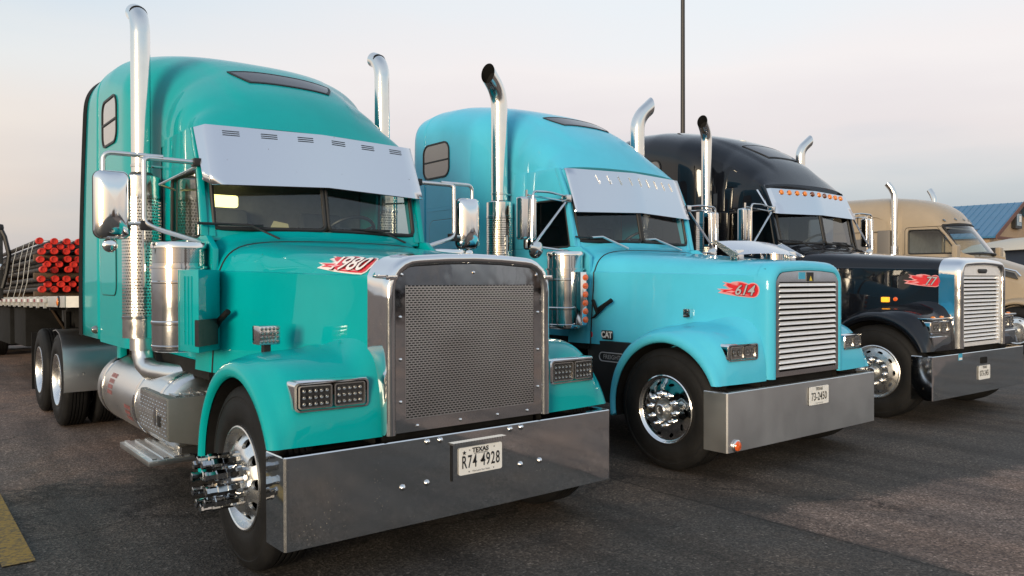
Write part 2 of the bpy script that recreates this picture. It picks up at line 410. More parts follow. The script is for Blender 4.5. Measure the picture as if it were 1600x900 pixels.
# ------------------------------------------------------------------ ground
def asphalt(name, worn):
    mt = bpy.data.materials.new(name); mt.use_nodes = True
    N, L = mt.node_tree.nodes, mt.node_tree.links
    b = N['Principled BSDF']; tc = N.new('ShaderNodeTexCoord')
    def noise(s, d=6, r=0.6, dist=0.0):
        n = N.new('ShaderNodeTexNoise'); n.inputs['Scale'].default_value = s; n.inputs['Detail'].default_value = d
        n.inputs['Roughness'].default_value = r; n.inputs['Distortion'].default_value = dist
        L.new(tc.outputs['Object'], n.inputs['Vector']); return n
    def ramp(src, pts):
        r_ = N.new('ShaderNodeValToRGB'); e = r_.color_ramp.elements
        e[0].position, e[0].color = pts[0][0], (*pts[0][1], 1); e[1].position, e[1].color = pts[-1][0], (*pts[-1][1], 1)
        for p, c in pts[1:-1]:
            q = e.new(p); q.color = (*c, 1)
        L.new(src, r_.inputs[0]); return r_
    def mix(f, a, b_, mode='MIX'):
        x = N.new('ShaderNodeMix'); x.data_type = 'RGBA'; x.blend_type = mode
        for s_, v in (('Factor', f), ('A', a), ('B', b_)):
            if isinstance(v, (int, float)): x.inputs[s_].default_value = v
            elif isinstance(v, tuple): x.inputs[s_].default_value = (*v, 1)
            else: L.new(v, x.inputs[s_])
        return x.outputs['Result']
    stone = N.new('ShaderNodeTexVoronoi'); stone.inputs['Scale'].default_value = 80
    L.new(tc.outputs['Object'], stone.inputs['Vector'])
    fine = noise(45, 5, 0.75)
    mid = noise(1.1, 8, 0.68, 0.3)
    sx = N.new('ShaderNodeSeparateXYZ'); L.new(tc.outputs['Object'], sx.inputs[0])
    edge = noise(2.6, 6, 0.7)
    def lin(ax, ay, c0, wd):   # soft half-plane ax*x + ay*y + c0 > 0, its border frayed
        a1 = N.new('ShaderNodeMath'); a1.operation = 'MULTIPLY_ADD'; L.new(sx.outputs['X'], a1.inputs[0]); a1.inputs[1].default_value = ax; a1.inputs[2].default_value = c0 - 0.5 * wd * 3
        a2 = N.new('ShaderNodeMath'); a2.operation = 'MULTIPLY_ADD'; L.new(sx.outputs['Y'], a2.inputs[0]); a2.inputs[1].default_value = ay; L.new(a1.outputs[0], a2.inputs[2])
        a3 = N.new('ShaderNodeMath'); a3.operation = 'MULTIPLY_ADD'; L.new(edge.outputs['Fac'], a3.inputs[0]); a3.inputs[1].default_value = wd * 3; L.new(a2.outputs[0], a3.inputs[2])
        m_ = N.new('ShaderNodeMapRange'); m_.interpolation_type = 'SMOOTHSTEP'; m_.inputs['From Min'].default_value = -wd / 2; m_.inputs['From Max'].default_value = wd / 2; L.new(a3.outputs[0], m_.inputs['Value'])
        return m_.outputs[0]
    def op(o_, a_, b_):
        q_ = N.new('ShaderNodeMath'); q_.operation = o_; L.new(a_, q_.inputs[0]); L.new(b_, q_.inputs[1]); return q_.outputs[0]
    mask = op('MAXIMUM', op('MULTIPLY', lin(0, -1, -2.0, 0.10), lin(-1, 0.241, -0.098, 0.22)), lin(1, 0, -3.5, 0.5))
    wbase = ramp(stone.outputs['Color'], [(0.0, (0.060, 0.044, 0.038)), (0.45, (0.155, 0.112, 0.091)), (0.8, (0.29, 0.215, 0.175)), (1.0, (0.55, 0.43, 0.36))])
    if worn:
        base = ramp(stone.outputs['Color'], [(0.0, (0.058, 0.045, 0.039)), (0.45, (0.135, 0.104, 0.085)), (0.8, (0.25, 0.195, 0.16)), (1.0, (0.48, 0.39, 0.33))])
        tone = ramp(mid.outputs['Fac'], [(0.28, (0.55, 0.53, 0.52)), (0.5, (0.95, 0.95, 0.95)), (0.72, (1.25, 1.22, 1.2))])
    else:
        base = ramp(stone.outputs['Color'], [(0.0, (0.022, 0.020, 0.018)), (0.55, (0.068, 0.060, 0.053)), (0.88, (0.128, 0.113, 0.10)), (1.0, (0.30, 0.27, 0.24))])
        tone = ramp(mid.outputs['Fac'], [(0.28, (0.62, 0.62, 0.63)), (0.5, (0.95, 0.94, 0.93)), (0.72, (1.45, 1.38, 1.32))])
    gr = ramp(fine.outputs['Fac'], [(0.3, (0.6, 0.6, 0.6)), (0.7, (1.35, 1.35, 1.35))])
    col = mix(1.0, mix(mask, base.outputs[0], wbase.outputs[0]), tone.outputs[0], 'MULTIPLY')
    mpt = N.new('ShaderNodeMapping'); mpt.inputs['Scale'].default_value = (0.22, 2.4, 1); mpt.inputs['Rotation'].default_value = (0, 0, 0.12); L.new(tc.outputs['Object'], mpt.inputs[0])
    trk = N.new('ShaderNodeTexNoise'); trk.inputs['Scale'].default_value = 1.0; trk.inputs['Detail'].default_value = 4; L.new(mpt.outputs[0], trk.inputs['Vector'])
    trr = ramp(trk.outputs['Fac'], [(0.38, (0.66, 0.66, 0.66)), (0.52, (1, 1, 1)), (0.7, (1.18, 1.16, 1.14))])
    col = mix(0.9, col, trr.outputs[0], 'MULTIPLY')
    oil = noise(0.8, 3, 0.5, 1.2)
    stain = ramp(oil.outputs['Fac'], [(0.60, (1, 1, 1)), (0.72, (0.72, 0.71, 0.71))])
    col = mix(1.0, col, stain.outputs[0], 'MULTIPLY')
    col = mix(0.8, col, gr.outputs[0], 'MULTIPLY')
    big = noise(0.35, 4, 0.6, 0.8)
    brown = ramp(big.outputs['Fac'], [(0.48, (1, 1, 1)), (0.62, (1.25, 1.10, 0.98))])
    col = mix(1.0, col, brown.outputs[0], 'MULTIPLY')
    jy = N.new('ShaderNodeMath'); jy.operation = 'MULTIPLY_ADD'; L.new(edge.outputs['Fac'], jy.inputs[0]); jy.inputs[1].default_value = 0.14; L.new(sx.outputs['Y'], jy.inputs[2])
    jz = N.new('ShaderNodeMath'); jz.operation = 'ADD'; L.new(jy.outputs[0], jz.inputs[0]); jz.inputs[1].default_value = 1.90
    ja = N.new('ShaderNodeMath'); ja.operation = 'ABSOLUTE'; L.new(jz.outputs[0], ja.inputs[0])
    jr = ramp(ja.outputs[0], [(0.004, (0.25, 0.24, 0.23)), (0.02, (1, 1, 1))])
    col = mix(0.85, col, jr.outputs[0], 'MULTIPLY')
    wv = N.new('ShaderNodeTexVoronoi'); wv.feature = 'DISTANCE_TO_EDGE'; wv.inputs['Scale'].default_value = 0.17
    dn = noise(0.9, 7, 0.72)
    vadd = N.new('ShaderNodeVectorMath'); vadd.operation = 'MULTIPLY_ADD'
    L.new(dn.outputs['Color'], vadd.inputs[0]); vadd.inputs[1].default_value = (1.6, 1.6, 1.6); L.new(tc.outputs['Object'], vadd.inputs[2])
    L.new(vadd.outputs[0], wv.inputs['Vector'])
    crack = ramp(wv.outputs['Distance'], [(0.0, (0.22, 0.21, 0.20)), (0.005, (1, 1, 1))])
    brk = ramp(mid.outputs['Fac'], [(0.36, (0, 0, 0)), (0.46, (1, 1, 1))])
    col = mix(brk.outputs[0], col, mix(1.0, col, crack.outputs[0], 'MULTIPLY'))
    L.new(col, b.inputs['Base Color'])
    rr = ramp(mid.outputs['Fac'], [(0.3, (0.62, 0.62, 0.62)), (0.7, (0.9, 0.9, 0.9))])
    L.new(rr.outputs[0], b.inputs['Roughness'])
    b.inputs['Specular IOR Level'].default_value = 0.35
    bp = N.new('ShaderNodeBump'); bp.inputs['Strength'].default_value = 0.6; bp.inputs['Distance'].default_value = 0.008
    hm = mix(0.5, stone.outputs['Distance'], fine.outputs['Fac'])
    L.new(hm, bp.inputs['Height']); L.new(bp.outputs[0], b.inputs['Normal'])
    return mt
def make_ground():
    m = MB()
    m.add([(-1500, -1500, 0), (1500, -1500, 0), (1500, 1500, 0), (-1500, 1500, 0)], [(0, 1, 2, 3)])
    g = m.build('ground', asphalt('sealed_asphalt', False), shade=False)
    g['kind'] = 'structure'
    # worn yellow bay line
    ym = bpy.data.materials.new('worn_yellow_paint'); ym.use_nodes = True
    N2, L2 = ym.node_tree.nodes, ym.node_tree.links
    b2 = N2['Principled BSDF']; b2.inputs['Roughness'].default_value = 0.75
    t2 = N2.new('ShaderNodeTexCoord'); n2 = N2.new('ShaderNodeTexNoise'); n2.inputs['Scale'].default_value = 34; n2.inputs['Detail'].default_value = 8; n2.inputs['Roughness'].default_value = 0.7
    L2.new(t2.outputs['Object'], n2.inputs['Vector'])
    r2 = N2.new('ShaderNodeValToRGB'); e2 = r2.color_ramp.elements
    e2[0].position, e2[0].color = 0.34, (0.06, 0.052, 0.042, 1); e2[1].position, e2[1].color = 0.56, (0.33, 0.20, 0.035, 1)
    L2.new(n2.outputs['Fac'], r2.inputs[0]); L2.new(r2.outputs[0], b2.inputs['Base Color'])
    for (y0, y1, x0, x1) in ((2.09, 2.26, 1.55, 14.0), (-1.98, -1.81, 1.55, 14.0), (-5.9, -5.73, 1.55, 14.0)):
        l = MB()
        l.add([(x0, y0, 0.008), (x1, y0, 0.008), (x1, y1, 0.008), (x0, y1, 0.008)], [(0, 1, 2, 3)])
        o = l.build('parking_line', ym, shade=False); o['kind'] = 'structure'
make_ground()
# ------------------------------------------------------------------ wheels
TYRE_R = 0.53
def holed_disc(m, r0, r1, n, hr, ha, hrad, hfun, twist=0.0, off=0.0):
    # a disc ring with n round or oval holes; hfun(r) gives its height along the axle
    K = 6
    for k in range(n):
        t0 = 2 * PI * (k + off) / n; t1 = 2 * PI * (k + 1 + off) / n; tc_ = (t0 + t1) / 2
        loop = []
        for i in range(K): loop.append((r0 + (r1 - r0) * i / K, t0))
        for i in range(K): loop.append((r1, t0 + (t1 - t0) * i / K))
        for i in range(K): loop.append((r1 + (r0 - r1) * i / K, t1))
        for i in range(K): loop.append((r0, t1 + (t0 - t1) * i / K))
        hole = []
        for r_, t_ in loop:
            a = math.atan2((t_ - tc_) * hr, r_ - hr)
            dr = hrad * math.cos(a); dt = ha * math.sin(a)
            hole.append((hr + dr * math.cos(twist) - dt * math.sin(twist), tc_ + (dr * math.sin(twist) + dt * math.cos(twist)) / hr))
        P = lambda r_, t_, dh=0: (r_ * math.sin(t_), hfun(r_) + dh, r_ * math.cos(t_))
        rows = [[P(*p) for p in loop], [P((a[0] + b[0]) / 2, (a[1] + b[1]) / 2) for a, b in zip(loop, hole)], [P(*p) for p in hole], [P(*p, -0.022) for p in hole]]
        m.grid(rows, True)
_wm = {}
def wheel_meshes(kind):
    if kind in _wm: return _wm[kind]
    AX = (0, 1, 0)
    t = MB()
    T = TYRE_R
    prof = [(0.286, -0.05), (0.292, -0.022), (0.306, -0.010), (0.330, -0.004), (0.334, -0.001), (0.37, 0.0), (0.43, -0.001), (0.434, -0.004), (0.465, -0.009), (0.468, -0.006), (0.496, -0.014), (0.500, -0.018), (0.516, -0.026), (T - 0.004, -0.040), (T, -0.052)]
    g = -0.084
    for k in range(4):
        prof += [(T, g), (T - 0.014, g - 0.003), (T - 0.014, g - 0.011), (T, g - 0.014)]; g -= 0.034
    prof += [(T, -0.228), (T - 0.006, -0.242), (0.49, -0.268), (0.43, -0.28), (0.36, -0.28), (0.30, -0.265), (0.286, -0.24)]
    t.lathe(prof, (0, 0, 0), AX, 72)
    tyre = t.build('tyre', RUBBER, angle=40); tme = tyre.data; bpy.data.objects.remove(tyre)
    m = MB(); hub = MB()
    if kind == 'rear':
        m.lathe([(0.30, -0.012), (0.298, -0.004), (0.29, -0.002), (0.284, -0.008), (0.276, -0.03), (0.262, -0.055), (0.258, -0.13)], (0, 0, 0), AX, 48)
        holed_disc(m, 0.165, 0.258, 10, 0.222, 0.03, 0.024, lambda r_: -0.13 - 0.02 * (0.258 - r_) / 0.09)
        m.lathe([(0.165, -0.15), (0.12, -0.148), (0.118, -0.06), (0.10, -0.04), (0.001, -0.036)], (0, 0, 0), AX, 32)
    elif kind == 'holes':
        m.lathe([(0.302, -0.014), (0.30, -0.004), (0.292, -0.001), (0.284, -0.006), (0.278, -0.03), (0.266, -0.05), (0.256, -0.052)], (0, 0, 0), AX, 56)
        hf = lambda r_: interp(r_, [(0.16, 0.012), (0.19, 0.004), (0.256, -0.052)])
        holed_disc(m, 0.165, 0.256, 10, 0.216, 0.030, 0.026, hf)
        m.lathe([(0.165, 0.011), (0.10, 0.014)], (0, 0, 0), AX, 40)
        hub.lathe([(0.115, 0.012), (0.112, 0.03), (0.095, 0.05), (0.09, 0.075), (0.06, 0.085), (0.001, 0.088)], (0, 0, 0), AX, 28)
    else:
        m.lathe([(0.302, -0.014), (0.30, -0.002), (0.292, 0.003), (0.284, -0.004), (0.276, -0.02), (0.268, -0.024)], (0, 0, 0), AX, 56)
        hf = lambda r_: interp(r_, [(0.10, 0.012), (0.17, 0.008), (0.22, -0.006), (0.268, -0.024)])
        holed_disc(m, 0.17, 0.268, 10, 0.228, 0.030, 0.0135, hf, twist=(0.45 if kind == 'slots' else 0.0))
        m.lathe([(0.17, 0.008), (0.105, 0.012), (0.10, 0.0)], (0, 0, 0), AX, 40)
        hub.lathe([(0.101, -0.03), (0.098, 0.0), (0.07, 0.004), (0.055, 0.03), (0.052, 0.06), (0.045, 0.066), (0.03, 0.066), (0.026, 0.055), (0.001, 0.053)], (0, 0, 0), AX, 24)
    o = m.build('rim', RIMA if kind in ('rear', 'holes', 'ovals') else CHROME, angle=38); rme = o.data; bpy.data.objects.remove(o)
    hme = None
    if hub.v:
        o = hub.build('hub', CHROME if kind == 'holes' else ALU, angle=38); hme = o.data; bpy.data.objects.remove(o)
    n = MB()
    if kind == 'holes':
        n.lathe([(0.027, 0.0), (0.025, 0.10), (0.030, 0.105), (0.030, 0.155), (0.024, 0.16), (0.023, 0.198), (0.027, 0.2), (0.027, 0.215), (0.020, 0.218), (0.001, 0.214)], (0, 0.012, 0), AX, 6)
    else:
        n.lathe([(0.026, 0.0), (0.025, 0.006), (0.018, 0.012), (0.017, 0.055), (0.010, 0.064), (0.001, 0.066)], (0, 0.008, 0), AX, 12)
    o = n.build('lug_nut', SPIKEM if kind == 'holes' else CHROME, angle=30); nme = o.data; bpy.data.objects.remove(o)
    _wm[kind] = (tme, rme, hme, nme)
    return _wm[kind]
def wheel(root, x, y, s, kind, detail=True):
    w = empty('wheel', root, (x, s * y, TYRE_R), 0 if s > 0 else PI)
    tme, rme, hme, nme = wheel_meshes(kind)
    link('tyre', tme, w); link('rim', rme, w)
    if hme: link('hub', hme, w)
    if detail:
        rr = 0.130 if kind == 'holes' else 0.137
        for k in range(10):
            a = 2 * PI * (k + 0.3) / 10
            q = link('lug_nut', nme, w)
            q.location = (rr * math.sin(a), -0.15 if kind == 'rear' else 0, rr * math.cos(a)); q.rotation_euler = (0, a, 0)
    return w

# ------------------------------------------------------------------ conventional sleeper tractor
ZT = [(2.2, 2.875), (2.35, 3.05), (2.5, 3.19), (2.7, 3.335), (2.93, 3.475), (3.3, 3.65), (3.8, 3.80), (4.3, 3.885), (4.8, 3.91), (5.6, 3.91)]
WT = [(2.2, 0.925), (2.6, 0.94), (3.0, 0.955), (3.14, 0.965), (3.42, 1.105), (3.65, 1.15), (5.6, 1.15)]
ZC = [(2.2, 2.81), (3.0, 2.86), (3.6, 3.24), (4.2, 3.38), (5.6, 3.42)]
def roof_n(x): return interp(x, [(2.2, 2.5), (3.2, 2.6), (4.2, 3.0)])
def roof_ridge(x, f):
    g = max(0.0, min(1.0, (0.62 - f) / 0.07)); g = g * g * (3 - 2 * g)
    return 0.02 * g * max(0.0, min(1.0, (x - 2.3) / 0.25)) * max(0.0, min(1.0, (3.6 - x) / 0.5))
def roof_section(x, zb, ns=8, nc=30, half=False, tmax=90):
    zt, W, zc = smooth_interp(x, ZT), smooth_interp(x, WT), interp(x, ZC)
    zc = max(zc, zb)
    n = roof_n(x)
    bow = 0.09 * max(0, (3.2 - x) / 1.0) ** 1.3
    P = [(W, zb + (zc - zb) * k / ns) for k in range(ns)]
    for k in range(nc + 1):
        t = R(tmax * k / nc)
        yy = W * max(math.cos(t), 0) ** (2 / n); zz = zc + (zt - zc) * math.sin(t) ** (2 / n)
        dent = 0.035 * math.exp(-((x - 2.48) / 0.10) ** 2) * max(0, 1 - abs(zz - 3.0) / 0.35) + 0.02 * math.exp(-((x - 3.02) / 0.09) ** 2) * max(0, 1 - abs(zz - 3.2) / 0.4)
        P.append((yy - (dent if yy > 0.5 * W else 0), zz + roof_ridge(x, yy / W)))
    pts = [(x + bow * (y / W) ** 2, y, z) for y, z in P]
    if half: return pts
    return pts + [(a, -b, c) for a, b, c in pts[-2::-1]]
HW = [(-0.05, 0.59), (0.13, 0.603), (0.7, 0.685), (1.25, 0.765), (1.42, 0.80), (1.6, 0.875), (1.72, 0.915), (1.8, 0.925)]
def hood_half(x):
    w = smooth_interp(x, HW); zc = interp(x, [(0.13, 1.69), (1.79, 1.735)]); zt = smooth_interp(x, [(0.13, 1.822), (0.8, 1.875), (1.4, 1.93), (1.79, 1.965)])
    k_ = max(0.0, min(1.0, (x - 0.13) / 0.45)); e_ = max(0.0, min(1.0, (x - 0.13) / 0.12))
    P = [(w + 0.05 * k_, 0.80 + 0.22 * k_), (w + 0.04 * k_, 1.1 + 0.1 * k_), (w + 0.022 * k_, 1.42), (w + 0.008 * k_, 1.6), (w + 0.004 * e_, zc - 0.02), (w + 0.004 * e_, zc)]
    P.append((w - 0.008 * e_, zc + 0.008))
    for fi, fh in ((0.010, 0.10), (0.025, 0.24), (0.045, 0.38), (0.07, 0.51), (0.105, 0.635), (0.15, 0.74), (0.21, 0.825), (0.29, 0.89), (0.40, 0.94), (0.55, 0.972), (0.75, 0.992), (1.0, 1.0)):
        P.append(((w - 0.008 * e_) * (1 - fi), zc + 0.008 + (zt - zc - 0.008) * fh))
    return P
HC = 5
def hood_point(x, h, off=0.003):
    P = hood_half(x)
    if h >= 0:
        i = HC; seq = P[HC:]
    else:
        seq = P[HC::-1]; h = -h
    for a, b in zip(seq, seq[1:]):
        l = math.hypot(b[0] - a[0], b[1] - a[1])
        if h <= l:
            t = h / l; y = a[0] + (b[0] - a[0]) * t; z = a[1] + (b[1] - a[1]) * t
            nx, nzz = (b[1] - a[1]) / l, -(b[0] - a[0]) / l
            if nx < 0: nx, nzz = -nx, -nzz
            return (x, y + nx * off, z + nzz * off)
        h -= l
    return (x, seq[-1][0], seq[-1][1] + off)
def nose_outline(d, hw, zt, zb, rad, n=8):
    # from bottom near side over the top to the bottom far side, inset by d
    w = hw - d; t = zt - d; r_ = max(rad - d, 0.03)
    P = [(w, zb), (w, zb + (t - r_ - zb) * 0.33), (w, zb + (t - r_ - zb) * 0.67)]
    for k in range(n + 1):
        a = R(90 * k / n)
        P.append((w - r_ + r_ * math.cos(a), t - r_ - 0.018 + r_ * math.sin(a)))
    P.append(((w - r_) * 0.5, t - 0.005)); 
    return P + [(0, t)] + [(-a, b) for a, b in P[::-1]]
def flame_decal(root, x0, L_, h0, H_, number, tcol):
    # ball at the front, flames trailing back; (u,v): u 0 rear .. 1 front
    def fn(off): return lambda u, v: hood_point(x0 - u * L_, h0 + v * H_, off)
    out = [(1.0, 0.5), (0.985, 0.72), (0.94, 0.9), (0.87, 0.99), (0.80, 0.98), (0.73, 0.90), (0.66, 0.98), (0.56, 1.04), (0.45, 1.05), (0.33, 1.0), (0.42, 0.97), (0.36, 0.93), (0.26, 0.93), (0.08, 1.0), (0.17, 0.88), (0.10, 0.74), (0.26, 0.79), (0.36, 0.77), (0.42, 0.71),
           (0.34, 0.68), (0.16, 0.66), (0.26, 0.58), (0.20, 0.53), (-0.05, 0.52), (0.07, 0.41), (-0.02, 0.26), (0.12, 0.28), (0.24, 0.22), (0.32, 0.12), (0.5, 0.07), (0.7, 0.03), (0.86, 0.02), (0.94, 0.12), (0.985, 0.3)]
    def densify(P):
        Q = []
        for a, b in zip(P, P[1:] + P[:1]):
            for k in range(3): Q.append((a[0] + (b[0] - a[0]) * k / 3, a[1] + (b[1] - a[1]) * k / 3))
        return Q
    def shape(name, P, off, mat, parent):
        f = fn(off); bm = bmesh.new()
        vs = [bm.verts.new((u, v, 0)) for u, v in densify(P)]
        fc = bm.faces.new(vs); bmesh.ops.triangulate(bm, faces=[fc])
        for _ in range(2): bmesh.ops.subdivide_edges(bm, edges=[e for e in bm.edges if e.calc_length() > 0.12], cuts=1)
        for v in bm.verts: v.co = f(v.co.x, v.co.y)
        me = bpy.data.meshes.new(name); bm.to_mesh(me); bm.free(); me.materials.append(mat)
        return link(name, me, parent)
    base = shape('flame_decal', out, 0.004, DWHITE if tcol is DWHITE else DPINK, root)
    c = (0.62, 0.5)
    def shrink(P, sx, sy): return [(c[0] + (u - c[0]) * sx, c[1] + (v - c[1]) * sy) for u, v in P]
    red = [(0.972, 0.5), (0.955, 0.72), (0.92, 0.86), (0.86, 0.93), (0.79, 0.91), (0.73, 0.82), (0.64, 0.92), (0.55, 0.98), (0.45, 1.0), (0.52, 0.93), (0.44, 0.87), (0.30, 0.88), (0.15, 0.94), (0.22, 0.86), (0.18, 0.80), (0.34, 0.82), (0.46, 0.76),
           (0.49, 0.68), (0.42, 0.63), (0.26, 0.63), (0.36, 0.57), (0.28, 0.48), (0.03, 0.48), (0.14, 0.40), (0.06, 0.31), (0.20, 0.31), (0.32, 0.25), (0.40, 0.16), (0.55, 0.12), (0.72, 0.09), (0.86, 0.08), (0.92, 0.16), (0.955, 0.32)]
    shape('flame_fill', red, 0.007, DRED, base)
    for P in ([(0.30, 0.82), (0.45, 0.86), (0.52, 0.82), (0.45, 0.79)], [(0.18, 0.36), (0.33, 0.43), (0.42, 0.38), (0.33, 0.30)], [(0.45, 0.2), (0.62, 0.24), (0.78, 0.17), (0.62, 0.15)]):
        shape('flame_tongue', P, 0.010, DPINK, base)
    for nm_, off_, bold_, mat_ in (('decal_number_edge', 0.0125, 0.055, DSHADE), ('decal_number', 0.0155, 0.012, tcol)):
        f = fn(off_)
        vs, fs = text_tris(number, 1.0, shear=0.35, spacing=1.0, bold=bold_)
        mw = max(v[0] for v in vs) - min(v[0] for v in vs) - 2 * bold_; cx = (max(v[0] for v in vs) + min(v[0] for v in vs)) / 2
        mh = max(v[1] for v in vs) - min(v[1] for v in vs) - 2 * bold_; cy = (max(v[1] for v in vs) + min(v[1] for v in vs)) / 2
        nw = 0.16 * len(number)
        m = MB(); m.add([f(0.93 - nw / 2 - 0.02 + (a - cx) * nw / mw, 0.5 + (b - cy) * 0.66 / mh) for a, b in vs], fs)
        m.build(nm_, mat_, base, normals=False, shade=False)

def stack(root, s, tip, paintm, detail=True):
    x, y = 3.1, 1.125 * s
    p = MB()
    st = empty('exhaust_stack', root)
    pr = {'rear': 0.075, 'out': 0.092, 'out_thin': 0.074}[tip]
    if tip == 'rear':
        path = [(x, y, 2.46), (x, y, 3.0), (x, y, 3.5), (x, y, 3.70)] + [(x + 0.17 * (1 - math.cos(R(a))), y, 3.70 + 0.21 * math.sin(R(a))) for a in (11, 22, 33, 44, 55, 66)] + [(x + 0.165, y, 3.918)]
    else:
        z0, bo = (3.60, 0.36) if tip == 'out' else (3.50, 0.27)
        path = [(x, y, 2.0), (x, y, 2.46), (x, y, 3.0), (x, y, 3.42), (x, y, z0)] + [(x - 0.10 * (1 - math.cos(R(k))), y + s * bo * (1 - math.cos(R(k))), z0 + (bo - 0.02) * math.sin(R(k))) for k in (7, 14, 21, 28, 35, 42, 49)]
        e_ = Vector(path[-1]) - Vector(path[-2]); e_.normalize(); path.append(tuple(Vector(path[-1]) + e_ * 0.10))
    p.tube(path, pr, 24, cap=False)
    d = Vector(path[-1]) - Vector(path[-2]); d.normalize()
    q = Vector(path[-1])
    ring = [Vector(v) for v in p.v[-24:]]
    if tip != 'rear':
        nrm = Vector((-0.30, s, 0.12)).normalized()
        ring = [v - d * ((v - q).dot(nrm) / d.dot(nrm)) for v in ring]
        p.v[-24:] = [tuple(v) for v in ring]
    p.build('pipe', STACKM, st, angle=50)
    c = MB(); inner = [q + (v - q) * 0.96 for v in ring]
    c.grid([[v for v in ring], inner, [v - d * 0.12 for v in inner]], True); c.add([v - d * 0.12 for v in inner], [tuple(range(24))])
    c.build('pipe_bore', MATTE, st)
    # muffler and perforated heat shield
    m = MB(); m.lathe([(0.12, 1.22), (0.12, 2.5), (0.08, 2.56)], (x, y, 0), (0, 0, 1), 24)
    m.build('muffler', MUFF, st)
    m = MB(); rs = 0.148
    m.lathe([(rs, 1.205), (rs, 1.36)], (x, y, 0), (0, 0, 1), 36)
    m.lathe([(rs, 2.37), (rs, 2.52), (rs - 0.012, 2.53)], (x, y, 0), (0, 0, 1), 36)
    perforated(m, 40, 40, lambda u, v: (x + rs * math.cos(2 * PI * u), y + rs * math.sin(2 * PI * u), 1.36 + 1.01 * v), 0.62, 0.40)
    m.build('heat_shield', STACKM, st, normals=False, angle=40)
    m = MB()
    m.lathe([(0.095, 1.10), (0.095, 1.215)], (x, y, 0), (0, 0, 1), 24)
    m.tube([(x, y, 1.14), (x - 0.01, y, 1.06), (x - 0.05, y - 0.01 * s, 0.985), (x - 0.13, y - 0.03 * s, 0.945), (x - 0.25, y - 0.05 * s, 0.935), (x - 0.45, y - 0.12 * s, 0.93), (x - 0.7, y - 0.3 * s, 0.93)], 0.082, 20)
    m.build('elbow', ALU, st)
    for z, rc in ((1.37, rs), (2.36, rs), (2.615, pr)):
        m = MB(); m.lathe([(rc + 0.001, z - 0.012), (rc + 0.004, z - 0.01), (rc + 0.004, z + 0.01), (rc + 0.001, z + 0.012)], (x, y, 0), (0, 0, 1), 36); m.build('clamp', STEEL, st)
    m = MB(); m.tube([(x, y - 0.05 * s, 2.62), (x, 0.9 * s, 2.62)], 0.012, 8); m.build('stay', STEEL, st)
    if detail:
        m = MB(); m.tube([(x - 0.152, y + 0.02 * s, 1.62), (x - 0.155, y + 0.02 * s, 2.15)], 0.014, 8)
        m.build('grab_handle', STEEL, st)

